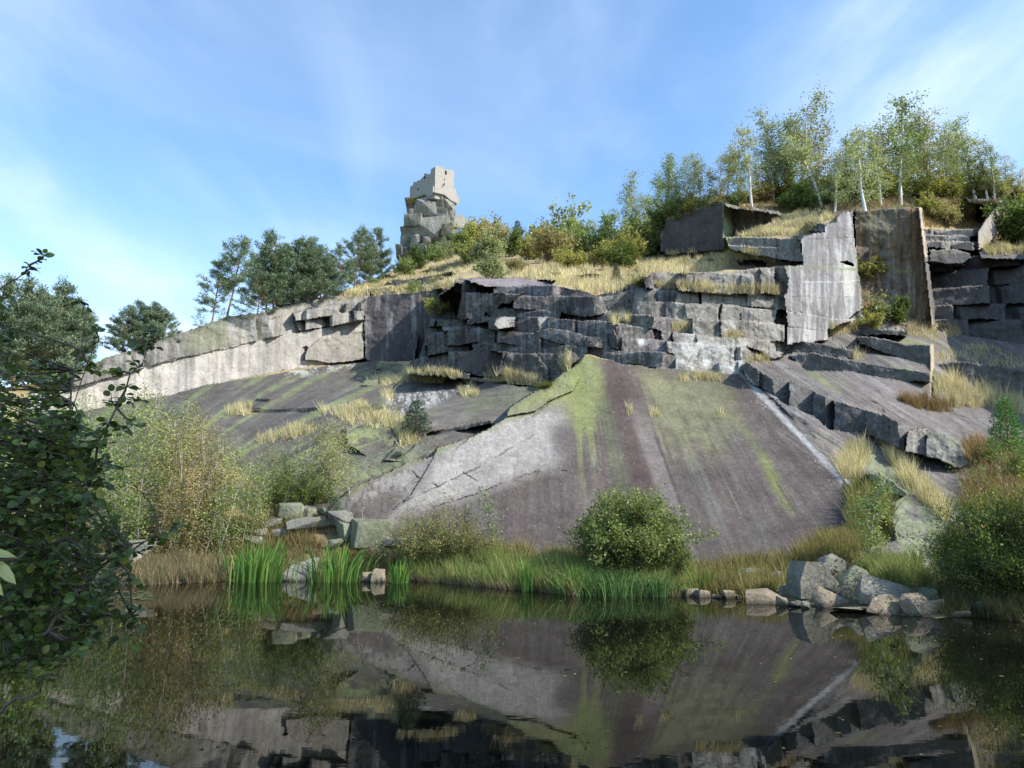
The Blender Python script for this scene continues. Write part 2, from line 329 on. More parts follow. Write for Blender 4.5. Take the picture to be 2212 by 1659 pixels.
facet([(1004, 604), (1030, 600), (1110, 599), (1200, 607), (1192, 618), (1135, 617), (1085, 621), (1045, 620)], 1085, 622, (0.1,), 10, 62, 0.05)
# -- quarried terraces in the middle
K = [[(925, 640), (960, 628), (987, 604), (1045, 619), (1085, 619), (1135, 616), (1191, 617), (1255, 627), (1285, 639), (1340, 625), (1380, 600), (1402, 590), (1578, 589), (1652, 577), (1705, 574)],
 [(925, 650), (969, 629), (1049, 633), (1135, 638), (1253, 641), (1320, 640), (1380, 622), (1424, 625), (1510, 631), (1568, 633), (1705, 635)],
 [(925, 672), (985, 674), (1050, 655), (1105, 646), (1197, 658), (1275, 669), (1354, 645), (1384, 647), (1490, 656), (1568, 657), (1612, 662), (1705, 671)],
 [(925, 690), (1000, 690), (1081, 661), (1141, 669), (1197, 674), (1265, 685), (1322, 677), (1392, 681), (1474, 689), (1628, 693), (1705, 701)],
 [(925, 705), (1000, 705), (1067, 693), (1109, 685), (1185, 687), (1255, 692), (1310, 695), (1354, 701), (1420, 713), (1474, 719), (1552, 727), (1608, 731), (1705, 739)],
 [(925, 720), (1037, 708), (1073, 714), (1153, 719), (1189, 709), (1229, 715), (1265, 727), (1334, 729), (1420, 733), (1460, 739), (1568, 746), (1610, 747), (1705, 763)],
 [(925, 745), (991, 745), (1043, 737), (1105, 745), (1157, 750), (1163, 730), (1223, 747), (1296, 751), (1338, 757), (1452, 763), (1468, 779), (1568, 780), (1705, 783)],
 [(880, 775), (991, 757), (1089, 760), (1139, 765), (1213, 757), (1251, 763), (1272, 765), (1338, 785), (1450, 798), (1568, 808), (1705, 806)],
 [(880, 800), (960, 802), (1010, 812), (1043, 816), (1150, 828), (1180, 830), (1262, 775), (1705, 810)]]
def yaw_mid(x, y, rnd):
    if x < 1010: return rnd.choice([-40, 10, 25, -10])
    if x < 1330: return rnd.choice([-48, -40, -30, -55, -20, 12, 22])
    if x < 1460: return rnd.choice([-35, -8, 8, -40, 10])
    return rnd.choice([6, 10, 14, 18])
facet([(895, 640), (930, 628), (987, 606), (1000, 700), (960, 800), (880, 800), (905, 740), (930, 690)], 940, 780, 56, 20, 6)
TERR = [(925, 650), (960, 628), (987, 604), (1045, 619), (1085, 619), (1135, 616), (1191, 617), (1255, 627), (1285, 639), (1340, 625), (1380, 600), (1402, 590), (1578, 589), (1652, 577), (1705, 574), (1703, 740), (1695, 770), (1608, 784), (1604, 812), (1568, 809), (1450, 799), (1338, 786), (1272, 765), (1255, 772), (1185, 832), (1150, 830), (1043, 817), (960, 806), (885, 795), (905, 760), (925, 700)]
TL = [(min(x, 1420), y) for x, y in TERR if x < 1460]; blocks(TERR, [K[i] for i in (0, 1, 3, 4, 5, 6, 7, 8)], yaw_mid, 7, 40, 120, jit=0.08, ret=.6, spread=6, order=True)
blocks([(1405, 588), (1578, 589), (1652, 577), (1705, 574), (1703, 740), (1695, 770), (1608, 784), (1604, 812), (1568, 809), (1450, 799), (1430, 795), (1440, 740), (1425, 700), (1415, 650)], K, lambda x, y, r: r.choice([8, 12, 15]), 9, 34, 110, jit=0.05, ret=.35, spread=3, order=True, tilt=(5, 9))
Dg = D.reshape(sh); Tm = inpoly(wx, wy, TERR).reshape(sh); run = np.zeros(len(xs))          # each course stands behind the one under it
def mn_(a): return np.min([np.roll(a, q) for q in range(-7, 8)], axis=0)
for r_ in range(NR - 1, -1, -1):
    m_ = Tm[r_]; Dg[r_] = np.where(m_, np.maximum(Dg[r_], mn_(run) - 0.35), Dg[r_]); run = np.where(m_, np.maximum(run, np.minimum(Dg[r_], run + 1.6) if r_ < NR - 1 else Dg[r_]), 0)
    run = np.where(m_ & (run < 5), Dg[r_], run)
D = Dg.ravel()
# hand-set faces in the terraces: the dark hollow, the bright broken faces, the big purple bottom block
facet([(1052, 664), (1072, 640), (1082, 630), (1100, 636), (1122, 634), (1133, 629), (1112, 646), (1098, 657), (1085, 655), (1072, 668), (1060, 684), (1046, 680)], 1080, 680, 50.2, -60, -25, 0.2, 0.3)
facet([(1070, 692), (1084, 684), (1112, 684), (1111, 706), (1078, 712), (1068, 704)], 1090, 710, 47.6, 24, 2, 0.12)
facet([(1163, 686), (1184, 686), (1185, 706), (1166, 705)], 1175, 705, 47.6, 26, 3)
facet([(990, 758), (1025, 757), (1085, 761), (1082, 780), (1072, 812), (1030, 812), (988, 800)], 1035, 812, (-0.6,), 5, 12, 0.14)
facet([(1074, 812), (1084, 778), (1092, 764), (1088, 790), (1087, 806)], 1080, 808, (-0.3,), 50, 8)
facet([(1108, 766), (1138, 764), (1165, 770), (1185, 800), (1182, 830), (1150, 828), (1106, 812)], 1145, 820, (-0.1,), -28, 8, 0.14)
facet([(880, 806), (962, 800), (1015, 808), (1012, 815), (1043, 820), (1150, 834), (1185, 832), (1180, 838), (1040, 826), (962, 812)], 1050, 822, 47.6, -15, 10)
facet([(1336, 700), (1325, 712), (1331, 728), (1336, 756), (1312, 745), (1312, 703)], 1330, 755, 44.4, -65, 4)
facet([(1587, 752), (1602, 750), (1600, 781), (1586, 780)], 1594, 780, 44.4, -70, 0)
facet([(1612, 748), (1650, 762), (1652, 776), (1640, 772), (1618, 756)], 1635, 770, 45.6, -50, -20)
# -- left: pale quarried wall under a proud upper bed
CRK = [(100, 850), (233, 816), (350, 782), (493, 750), (560, 735), (633, 719), (719, 704), (786, 690)]
yawL = 40
facet([(100, 850)] + CRK[1:] + [(786, 777), (719, 786), (600, 802), (460, 830), (380, 850), (250, 876), (100, 905)], 540, 810, 57.3, yawL, 3, 0.045, 0.3)
facet([(60, 850), (120, 815), (233, 769), (333, 739), (407, 712), (493, 682), (573, 672), (640, 655), (700, 655), (786, 648)] + [(x, y + 1) for x, y in CRK[::-1]], 540, 740, 56.6, yawL, 6, 0.06, 0.3)
blocks([(60, 850), (120, 815), (233, 769), (333, 739), (407, 712), (493, 682), (573, 672), (640, 655), (700, 655), (786, 648)] + [(x, y + 1) for x, y in CRK[::-1]], [[(60, 845), (120, 810), (233, 764), (333, 734), (407, 707), (493, 677), (573, 667), (640, 650), (786, 640)], [(a_, b_ + 2) for a_, b_ in CRK]], lambda x, y, r: yawL, 44, 130, 280,
       anchor=lambda x, y: Dat(np.clip(x, 110, 780), float(interp(CRK, x)) + 9) - 0.32, tilt=(4, 7), jit=0.06, bevel=3, spread=1.5, ret=.2, raw=True)
facet([(573, 670), (640, 655), (719, 640), (790, 628), (800, 642), (786, 652), (700, 660), (640, 676), (580, 690)], 700, 664, (0.1,), 30, 25, 0.12, 0.3)
blocks([(632, 676), (700, 660), (786, 652), (786, 690), (719, 704), (648, 716)], [[(632, 674), (786, 648)], [(632, 694), (700, 683), (786, 668)], [(632, 720), (719, 704), (786, 688)]], lambda x, y, r: 38, 31, 26, 60,
       anchor=lambda x, y: Dat(np.clip(x, 110, 780), 735) - 0.5, raw=True, tilt=(0, 8), jit=0.35, bevel=2.5, spread=8)
facet([(652, 752), (662, 748), (668, 758), (664, 776), (648, 780)], 655, 775, (0.3,), 75, 0, 0.05)
facet([(660, 777), (664, 754), (692, 732), (740, 722), (786, 718), (786, 776), (719, 785)], 725, 776, (-0.55,), yawL, 14, 0.14)
# dark stained face beside it
facet([(786, 650), (800, 640), (925, 626), (962, 622), (934, 655), (929, 690), (906, 776), (860, 781), (788, 779)], 850, 778, 60.0, -4, 3, 0.09)
facet([(868, 742), (890, 716), (905, 722), (898, 776), (862, 780)], 880, 778, 58.8, 22, 10)
# -- right: upper steps, sunlit prow, stained wall, shaded bay
facet([(1440, 470), (1500, 449), (1561, 434), (1567, 440), (1563, 541), (1450, 550), (1425, 545), (1430, 500)], 1560, 541, 66, -38, 2, 0.10, 0.3)
facet([(1563, 438), (1580, 446), (1590, 500), (1572, 545), (1562, 541)], 1566, 541, 66, 48, 3)
facet([(1585, 449), (1640, 452), (1692, 470), (1650, 486), (1600, 506), (1588, 490)], 1620, 500, 68, -38, -12, 0.12)
facet([(1562, 435), (1600, 445), (1680, 455), (1692, 466), (1640, 456), (1590, 452), (1565, 443)], 1620, 455, 65.2, 0, 25)
facet([(1568, 514), (1610, 512), (1728, 517), (1736, 566), (1716, 565), (1640, 552), (1578, 540)], 1650, 556, 51.5, -42, 6, 0.10)
facet([(1570, 513), (1612, 511), (1730, 517), (1731, 536), (1640, 534), (1576, 530)], 1650, 536, 52.3, -42, 6, 0.10)
facet([(1735, 487), (1760, 480), (1784, 482), (1784, 502), (1756, 500)], 1770, 500, 50.5, -58, 4)
facet([(1716, 508), (1740, 506), (1742, 517), (1720, 519)], 1732, 517, 50.5, -55, 4)
facet([(1672, 575), (1697, 573), (1703, 602), (1690, 608), (1700, 636), (1690, 640), (1675, 622)], 1690, 625, 47.6, -70, 2)
PROW = [(1806, 470), (1806, 482), (1782, 483), (1782, 502), (1761, 503), (1740, 508), (1731, 517), (1735, 572), (1695, 574), (1702, 601), (1698, 637), (1692, 637), (1700, 673), (1700, 745), (1788, 735), (1788, 712), (1820, 700), (1850, 692), (1864, 655), (1852, 570), (1840, 457), (1815, 461)]
pi = facet(PROW, 1700, 741, 46.3, 33, 4, 0.06)
for yy, dd in [((1690, 640), 0.0)]: pass
facet([(1815, 566), (1840, 566), (1845, 574), (1830, 573)], 1830, 572, 52, 0, -50)
facet([(1846, 455), (1992, 447), (2004, 560), (2020, 703), (1990, 707), (1950, 692), (1900, 702), (1866, 680), (1852, 570)], 1950, 700, 54.0, -14, 3, 0.13)
facet([(1849, 530), (1880, 540), (1900, 600), (1940, 690), (1900, 702), (1866, 680), (1854, 590)], 1900, 700, 53.5, 4, 12, 0.15)
pf = facet([(1984, 450), (1992, 448), (2022, 704), (2013, 705)], 2003, 580, 53.2, 60, 2, 0.02, 0.14, False); D[pf] = rm(53.0) + np.maximum(0, X[pf] - np.interp(Yp[pf], [448, 705], [1985, 2014])) * 0.16
facet([(1835, 690), (1870, 662), (1905, 690), (1960, 695), (1950, 720), (1860, 716)], 1890, 712, 51, 10, 35, 0.25)
BK = [[(1990, 556), (2212, 535), (2560, 500)], [(1990, 590), (2212, 572), (2560, 560)], [(1990, 625), (2212, 612)], [(1990, 660), (2212, 655)], [(1990, 690), (2212, 690)], [(1990, 715), (2100, 730), (2212, 745), (2560, 770)]]
blocks([(2008, 565), (2100, 552), (2212, 540), (2400, 520), (2400, 760), (2212, 742), (2100, 728), (2022, 712)], BK, lambda x, y, r: r.choice([-32, -25, -22, -36]), 12, 60, 190, anchor=lambda x, y: 56.4 + (700 - y) * 0.006, tilt=(2, 7), jit=0.15, bevel=4, ret=.45, spread=6, order=True)
facet([(2006, 540), (2050, 538), (2095, 545), (2098, 556), (2080, 572), (2008, 569)], 2050, 570, 55.4, -5, 8)
facet([(2000, 566), (2085, 572), (2075, 577), (2010, 575)], 2050, 575, 57, 0, -30)
UK = [[(1990, 492), (2110, 494)], [(1990, 508), (2110, 510)], [(1990, 521), (2110, 522)], [(1990, 542), (2110, 545)]]
blocks([(1996, 494), (2050, 496), (2112, 494), (2116, 540), (2060, 540), (2002, 534)], UK, lambda x, y, r: -30, 5, 40, 110, anchor=lambda x, y: 57 + (540 - y) * 0.07, jit=0.2, bevel=2)
facet([(2112, 542), (2112, 500), (2126, 480), (2142, 458), (2166, 432), (2168, 470), (2150, 512), (2130, 532)], 2115, 540, 57, 42, 4, 0.15)
facet([(2085, 429), (2150, 428), (2166, 436), (2130, 441), (2092, 437)], 2120, 438, 62, -20, 10)
facet([(2112, 545), (2160, 530), (2220, 540), (2220, 560), (2120, 560)], 2160, 558, 56.3, 0, 30)
# -- steps below the prow
STEP = [([(1690, 768), (1713, 741), (1752, 738), (1800, 748), (1845, 757), (1847, 775), (1800, 770), (1750, 762), (1720, 762)], (1790, 768, 46.6, -22, 10)),
        ([(1810, 706), (1850, 697), (1905, 712), (1960, 716), (1960, 726), (1860, 724)], (1880, 722, 49.8, -28, 12)),
        ([(1850, 726), (1880, 728), (1959, 744), (2011, 746), (2009, 790), (1962, 780), (1893, 756), (1856, 744)], (1930, 765, 46.8, -34, 8)),
        ([(1708, 769), (1757, 763), (1838, 778), (1914, 792), (2012, 806), (2012, 825), (1959, 824), (1911, 819), (1834, 802), (1742, 802)], (1834, 801, 44.2, -32, 8)),
        ([(2022, 786), (2080, 781), (2140, 790), (2230, 804), (2230, 852), (2175, 852), (2098, 830), (2054, 812)], (2140, 840, 45.2, -30, 8))]
for poly, a in STEP: facet(poly, *a, 0.12)
pf = facet([(2009, 745), (2017, 743), (2019, 858), (2011, 858)], 2014, 850, 43.2, 66, 3, 0.02, 0.14, False); D[pf] = rm(46.4 - (Yp[pf] - 745) * 0.031) + (X[pf] - 2009) * 0.12
# -- the great slab
slab = RBF([(x, y, float(rm(Y))) for x, y, Y in [(1262, 765, 42), (1420, 795, 42.6), (1560, 800, 43.2), (1602, 812, 42.4), (1100, 1195, 25.2), (1500, 1225, 23.2), (1720, 1208, 22.9), (1830, 1145, 24.5), (1842, 1055, 28), (1700, 930, 34.8), (1300, 980, 32.3), (940, 970, 31.4),
            (740, 1082, 28.2), (640, 1130, 27.2), (830, 1160, 26.2), (1180, 830, 39.2), (1100, 890, 35.4), (1400, 1100, 27.8), (1500, 950, 34.2), (1150, 1050, 29.8)]])
SLAB = [(1262, 765), (1250, 785), (1180, 832), (1098, 880), (1094, 900), (1040, 935), (945, 968), (935, 985), (880, 1000), (760, 1055), (725, 1085), (700, 1112), (760, 1150), (850, 1172), (1000, 1190), (1100, 1205), (1300, 1222), (1500, 1236), (1720, 1216), (1832, 1152), (1842, 1060), (1760, 960), (1680, 870), (1603, 808), (1568, 806), (1450, 797), (1370, 791), (1338, 785)]
si = np.where(inpoly(wx, wy, SLAB))[0]; D[si] = slab(X[si], Yp[si]); k_ = D[si] / RY[si]; D[si] += .30 * fbm(RX[si] * k_ / 4.5, RZ[si] * k_ / 6.0, 3, 131, 3, .45) + .05 * fbm(RX[si] * k_ / .9, RZ[si] * k_ / 2.5, 3, 132, 3); rough[si] = 0.016; rockm[si] = 1
pl = si[inpoly(wx[si], wy[si], [(1262, 760), (1241, 795), (1252, 820), (1238, 844), (1189, 865), (1160, 886), (1140, 889), (1096, 900), (1090, 880), (1180, 830)])]
D[pl] -= 0.28
p2 = si[inpoly(wx[si], wy[si], [(945, 960), (942, 974), (923, 1012), (888, 1068), (850, 1100), (700, 1120), (740, 1060), (880, 990)])]; D[p2] += 0.1
# channel, and the slab above it
RIS = [(1603, 790), (1614, 783), (1669, 817), (1716, 824), (1757, 846), (1801, 864), (1860, 883), (1914, 898), (1960, 918), (1962, 932), (1952, 975), (1915, 955), (1878, 940), (1793, 929), (1760, 900), (1690, 871), (1672, 852), (1625, 830), (1610, 815)]
risb = [(1603, 41.8), (1672, 40.2), (1760, 37.8), (1878, 34.8), (1952, 33.0)]
for xa, xb, yw, tl in [(1600, 1640, -50, 0), (1640, 1672, -62, 5), (1672, 1706, 20, 22), (1706, 1756, 10, 16), (1756, 1782, -48, 8), (1782, 1800, 42, 4), (1800, 1870, -22, 12), (1870, 1922, -40, 2), (1922, 1942, -62, -8), (1942, 1966, 40, 10)]:
    xm = (xa + xb) / 2; yb_ = float(interp([(1614, 829), (1672, 851), (1690, 870), (1760, 899), (1793, 928), (1878, 939), (1951, 974)], xm))
    poly = [p for p in RIS]; m = inpoly(wx, wy, poly) & (wx >= xa) & (wx < xb); idx = np.where(m)[0]
    aY = float(rm(interp(risb, xm))); D[idx] = np.clip(plane_Y(idx, xm, yb_, aY, yw, tl), aY - 1.5, aY + 2); rough[idx] = 0.1; rockm[idx] = 1
facet([(2002, 939), (2020, 932), (2062, 952), (2100, 990), (2094, 1002), (2070, 1010), (1999, 984)], 2050, 1000, 31.3, -12, 32, 0.12)
facet([(1962, 930), (2003, 925), (2001, 985), (1954, 976)], 1980, 980, 32.2, 18, 18, 0.12)
facet([(1870, 1022), (1905, 1024), (1958, 1062), (1950, 1072), (1890, 1050)], 1910, 1055, 26.8, -30, 0, 0.1)
facet([(1908, 1132), (1930, 1118), (1940, 1168), (1915, 1172)], 1920, 1165, 22.0, -60, 0, 0.1)
# -- small steps of the left slab
for poly, a in [([(500, 880), (560, 880), (600, 884), (690, 878), (700, 886), (650, 892), (610, 892), (500, 889)], (600, 890, None, -20, 5)),
                ([(555, 862), (585, 862), (580, 866), (556, 868)], (570, 867, None, -30, 0)),
                ([(920, 935), (1000, 920), (1060, 908), (1062, 914), (1000, 928), (920, 942)], (990, 930, None, -15, -5)),
                ([(745, 925), (790, 920), (845, 924), (852, 962), (800, 990), (752, 960)], (800, 985, None, 10, 42)),
                ([(830, 995), (855, 965), (870, 985), (900, 960), (935, 955), (935, 985), (880, 998)], (880, 990, None, 0, 40)),
                ([(700, 1000), (760, 990), (800, 1000), (790, 1030), (720, 1040)], (760, 1030, None, 5, 45))]: facet(poly, *a, 0.08)
# cracks
CR = [[(1241, 795), (1252, 820), (1238, 844), (1189, 865), (1154, 897), (1129, 909)], [(1189, 921), (1126, 953), (1049, 1002), (944, 1051), (860, 1089)], [(1224, 1016), (1164, 1017), (1084, 1044), (1014, 1072), (933, 1096)],
      [(947, 956), (942, 974), (923, 1012), (888, 1065)], [(1220, 813), (1199, 851), (1180, 868)], [(975, 978), (990, 965), (1030, 930)], [(240, 816), (350, 783), (493, 751), (600, 727)], [(2001, 940), (1998, 985)],
      [(880, 1002), (900, 1030), (945, 1050)], [(1000, 1020), (1030, 1040)], [(850, 1045), (905, 1042)], [(1897, 1010), (1896, 1050)], [(1700, 645), (1735, 640), (1790, 646), (1850, 640)], [(1702, 672), (1760, 682), (1800, 690)], [(1700, 706), (1750, 712), (1795, 716)], [(1735, 572), (1790, 574), (1835, 570)], [(1740, 517), (1800, 515), (1845, 512)], [(1806, 482), (1808, 515), (1804, 640)], [(1796, 640), (1799, 735)]]
wxc = X + 2.5 * fbm(X / 9, Yp / 9, 3, 61, 3); wyc = Yp + 2.5 * fbm(X / 9, Yp / 9, 8, 62, 3)
crack = np.zeros(X.shape)
for c in CR:
    a = np.array(c); i0 = np.where((X > a[:, 0].min() - 8) & (X < a[:, 0].max() + 8) & (Yp > a[:, 1].min() - 8) & (Yp < a[:, 1].max() + 8))[0]
    v = np.clip(1.25 - dseg(wxc[i0], wyc[i0], c), 0, 1) * np.clip(0.45 + 0.9 * vnoise(X[i0] / 25, Yp[i0] / 25, 2, 63), 0, 1); D[i0] += 0.10 * v; crack[i0] = np.maximum(crack[i0], v)
# natural roughness, measured in metres on the rock itself
k = D / RY; wX, wY, wZ = RX * k, RY * k, CH + RZ * k
nz = fbm(wX / 1.7, wY / 1.7, wZ / 1.7, 5, 5, 0.55); nz2 = fbm(wX / 0.45, wY / 0.45, wZ / 0.45, 6, 3, 0.6)
D = D + rough * (nz * 2.2 + nz2 * 0.8)
k = D / RY; V = np.stack([RX * k, RY * k, CH + RZ * k], 1); wX, wY, wZ = V.T
HY = D.reshape(sh)
def hill_Y(x, y):
    i = int(np.clip(np.searchsorted(xs, x), 0, len(xs) - 1)); t = (y - ytop[i]) / (ybot[i] - ytop[i]); return float(HY[int(np.clip(round(t * (NR - 1)), 0, NR - 1)), i])
def hill_at(x, y): return pt(x, y, hill_Y(x, y))
# ---------------------------------------------------------------- colours of the rock: stain, algae, lichen, bare granite, turf, some painted shade and sun
C_ = lambda *a: np.array(a, float)
GREY, PURP, PALE, ALG, STRAW, SOIL, WHITE = C_(.225, .203, .168), C_(.105, .086, .078), C_(.39, .355, .305), C_(.205, .225, .105), C_(.48, .36, .18), C_(.075, .06, .04), C_(.44, .43, .40)
col = np.tile(GREY, (len(X), 1))
def put(m, c):
    """blend colour c in with mask m (0..1)"""
    global col
    col = col * (1 - m[:, None]) + np.asarray(c) * m[:, None]
n_a = fbm(X / 60, Yp / 60, 1, 71, 4); n_b = fbm(X / 14, Yp / 14, 2, 72, 4, 0.6); n_c = vnoise(X / 2.6, Yp / 2.6, 3, 73)
n_v = fbm(X / 5.5, Yp / 70, 4, 74, 4, 0.6); n_v2 = fbm(X / 16, Yp / 160, 5, 75, 4, 0.6)
lich = sm(0.15, 0.55, n_b * 0.8 + n_c * 0.55)
# turf
turf = (rockm < 0.5)
top = sm(1600, 1680, X) * sm(480, 455, Yp)
put(turf * 1.0, STRAW * np.array([.85, .85, .9])); put(turf * sm(-0.1, 0.35, n_b) * 0.6, C_(.20, .15, .07)); put(turf * top, C_(.13, .10, .055)); put(turf * top * sm(0, .3, n_a), C_(.08, .10, .03))
put(turf * sm(1380, 1440, X) * sm(1600, 1500, X) * sm(545, 500, Yp), C_(.06, .06, .03))
low = turf * sm(1120, 1180, Yp + 20 * n_a); put(low, C_(.15, .12, .06)); put(low * sm(0.0, .3, n_b), C_(.10, .085, .05))
wet = sm(-6, 10, Yp - interp(WL, X) + 4 * n_b); put(wet, C_(.05, .042, .03))
# left slab
LS = [(60, 910), (250, 874), (460, 829), (786, 777), (880, 790), (960, 806), (1043, 820), (1185, 838), (1160, 870), (1098, 900), (1040, 935), (945, 968), (880, 1000), (760, 1055), (700, 1112), (600, 1100), (520, 1010), (300, 1010), (60, 990)]
ls = np.where(inpoly(wx, wy, LS) & (rockm < 0.5), 1.0, 0.0); lsr = np.where(inpoly(wx, wy, LS), 1.0, 0.0)
u = (Yp - 800) + 0.40 * (X - 790) - 0.00045 * (X - 790) ** 2; v_ = X
s1 = fbm(u / 15, v_ / 210, 1, 81, 4, 0.55); s2 = fbm(u / 6, v_ / 110, 2, 82, 4, 0.6)
put(lsr, C_(.118, .102, .086)); put(lsr * sm(0.0, 0.3, s2) * 0.55, C_(.16, .15, .145)); put(lsr * sm(0.04, 0.36, s1 + 0.5 * s2 + 0.25 * n_b) * sm(1000, 800, X) * 0.85, C_(.175, .20, .09))
put(lsr * sm(0.1, 0.4, -s1 + .3 * s2) * 0.5, C_(.068, .060, .054))
put(lsr * np.maximum(soft(X, Yp, [(820, 865), (900, 840), (960, 838), (1000, 842), (950, 870), (880, 895), (830, 900)], 16), soft(X, Yp, [(600, 800), (740, 776), (800, 776), (760, 792), (640, 815)], 14)) * sm(-0.05, 0.2, n_c * .6 + n_b) * 0.85, WHITE * 0.85)
put(lsr * soft(X, Yp, [(750, 925), (845, 922), (855, 962), (800, 975), (745, 960)], 8) * sm(-.5, .3, n_b - .4 * sm(930, 970, Yp)), ALG * 0.95)
put(lsr * soft(X, Yp, [(700, 990), (800, 985), (935, 950), (900, 985), (790, 1035), (720, 1045)], 20) * 0.6, C_(.16, .17, .11))
put(lsr * soft(X, Yp, [(1020, 850), (1120, 838), (1180, 840), (1120, 870), (1050, 890), (1000, 900)], 22) * 0.45, C_(.13, .15, .075))
# terraces and every other faceted rock
fac = (rockm > 0.5) & ~inpoly(wx, wy, SLAB) & (lsr < .5); fac = fac.astype(float)
tone = interp([(900, .55), (1000, .48), (1100, .44), (1320, .46), (1420, .74), (1480, 1.05), (1600, 1.12), (1700, 1.1)], X)  # black-stained middle courses, darkened further to deepen their shade
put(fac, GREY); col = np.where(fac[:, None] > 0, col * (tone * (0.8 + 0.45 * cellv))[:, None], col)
pur = fac * sm(0.0, 0.3, n_a + 0.5 * (cellv - .5)) * interp([(900, .6), (1000, .9), (1440, .9), (1500, .3), (1700, .15)], X); put(pur * 0.75, C_(.105, .085, .087))
put(fac * sm(-0.05, -0.4, n_v) * 0.65, C_(.05, .047, .05)); put(fac * sm(0.1, 0.45, n_v) * 0.3, C_(.33, .32, .30))
put(fac * lich * interp([(900, .18), (1100, .25), (1400, .45), (1480, .55), (1700, .4)], X), WHITE * 0.9)
put(fac * soft(X, Yp, [(1450, 745), (1500, 735), (1606, 752), (1602, 810), (1560, 806), (1455, 796), (1470, 770)], 26) * sm(-.45, .1, n_b + .3 * n_c) * 0.85, C_(.47, .46, .43))
put(soft(X, Yp, [(1366, 735), (1386, 730), (1398, 742), (1372, 748)], 8) * sm(-.3, .2, n_b), C_(.6, .58, .57))
put(soft(X, Yp, [(1070, 692), (1084, 684), (1112, 684), (1111, 706), (1078, 712)], 6) * sm(-.6, .1, n_b), C_(.30, .285, .26))
put(soft(X, Yp, [(1163, 686), (1184, 686), (1185, 706), (1166, 705)], 3), C_(.30, .30, .28))
put(soft(X, Yp, [(990, 758), (1085, 761), (1072, 812), (988, 800)], 4) * .8, PURP * 1.0)
put(soft(X, Yp, [(985, 603), (1110, 599), (1200, 607), (1190, 618), (1045, 620)], 3), C_(.21, .18, .18))
# pale wall
PW = [(60, 850), (120, 815), (233, 769), (333, 739), (407, 712), (493, 682), (573, 672), (640, 655), (719, 640), (790, 628), (800, 641), (786, 652), (786, 777), (600, 802), (460, 830), (380, 850), (250, 876), (60, 910)]
pw = inpoly(wx, wy, PW).astype(float); below = (Yp > interp(CRK, X)).astype(float)
put(pw * below, PALE * interp([(200, 1.12), (450, 1.1), (620, .95), (790, .82)], X)[:, None]); put(pw * (1 - below), GREY * interp([(200, .72), (470, .78), (500, 1.2), (640, 1.15), (790, 1.0)], X)[:, None])
put(pw * sm(0.02, -0.35, n_v2) * 0.45, C_(.20, .19, .175)); put(pw * sm(0.0, 0.4, n_v) * 0.3, WHITE); put(pw * sm(0.05, -0.4, n_v) * (0.35 + .25 * (1 - below)), C_(.12, .115, .11))
put(pw * (1 - below) * soft(X, Yp, [(420, 700), (490, 690), (488, 750), (400, 765)], 20) * .55, C_(.16, .17, .09))
put(pw * (1 - below) * sm(14, 2, Yp - interp(RIDGE, X)) * 0.5, C_(.10, .10, .07))
put(pw * soft(X, Yp, [(660, 777), (664, 754), (692, 732), (740, 722), (786, 718), (786, 776), (719, 785)], 8) * .6, GREY * .95)
DF = [(786, 650), (800, 640), (925, 626), (962, 622), (934, 655), (929, 690), (906, 776), (788, 779)]
df = soft(X, Yp, DF, 5); put(df, C_(.10, .088, .086)); put(df * sm(.05, .4, n_v) * .7, C_(.26, .25, .24)); put(df * sm(-.1, -.4, n_v2) * .7, C_(.05, .035, .038)); put(df * sm(10, 0, X - 787) * .7, PALE)
# prow and the walls right of it
pw2 = np.zeros(len(X)); pw2[pi] = 1
put(pw2, C_(.215, .20, .19)); put(pw2 * sm(0, -.4, n_v) * .55, C_(.15, .14, .145)); put(pw2 * sm(.02, .35, n_v) * .6, C_(.42, .41, .40)); put(pw2 * sm(.1, .5, n_a) * .35, C_(.17, .18, .13))
put(pw2 * soft(X, Yp, [(1700, 700), (1795, 705), (1790, 740), (1700, 745)], 20) * sm(-.2, .2, n_v) * .6, C_(.45, .43, .40))
put(pw2 * soft(X, Yp, [(1822, 572), (1848, 570), (1845, 640), (1825, 645)], 8) * sm(-.4, .1, n_v) * .7, C_(.48, .45, .40))
put(pw2 * sm(1.2, .3, np.abs(Yp - interp([(1735, 609), (1800, 609), (1850, 606)], X))) * sm(1734, 1737, X) * .6, C_(.6, .6, .6))
put(pw2 * sm(1.2, .3, np.abs(Yp - interp([(1700, 672), (1760, 682), (1800, 690)], X))) * .5, C_(.6, .6, .6))
BW = [(1846, 455), (1992, 447), (2004, 560), (2020, 703), (1950, 710), (1866, 690), (1852, 570)]
bw = soft(X, Yp, BW, 3); put(bw, C_(.19, .14, .09)); put(bw * sm(-.05, .3, n_v2 + .3 * n_b) * .9, C_(.24, .145, .065)); put(bw * sm(0, -.35, n_v) * .8, C_(.055, .05, .05)); put(bw * sm(.2, .5, n_v) * .4, C_(.36, .35, .32))
put(bw * soft(X, Yp, [(1846, 455), (1940, 452), (1935, 500), (1880, 540)], 20) * .6, C_(.13, .14, .10)); put(bw * soft(X, Yp, [(1900, 540), (1930, 530), (1965, 690), (1915, 690)], 20) * sm(-.2, .3, n_b) * .5, C_(.24, .25, .23))
put(bw * soft(X, Yp, [(1985, 450), (1991, 448), (2021, 704), (2014, 705)], 1.5), C_(.42, .36, .27))  # pale strip paints the sunlight along the wall's right edge
put(soft(X, Yp, [(1563, 438), (1580, 446), (1590, 500), (1572, 545), (1562, 541)], 3), C_(.27, .28, .17))
put(soft(X, Yp, [(1430, 480), (1561, 434), (1563, 541), (1430, 548)], 3) * .9, C_(.062, .058, .052))  # rim wall: dark lichen, with its shade deepened in the colour
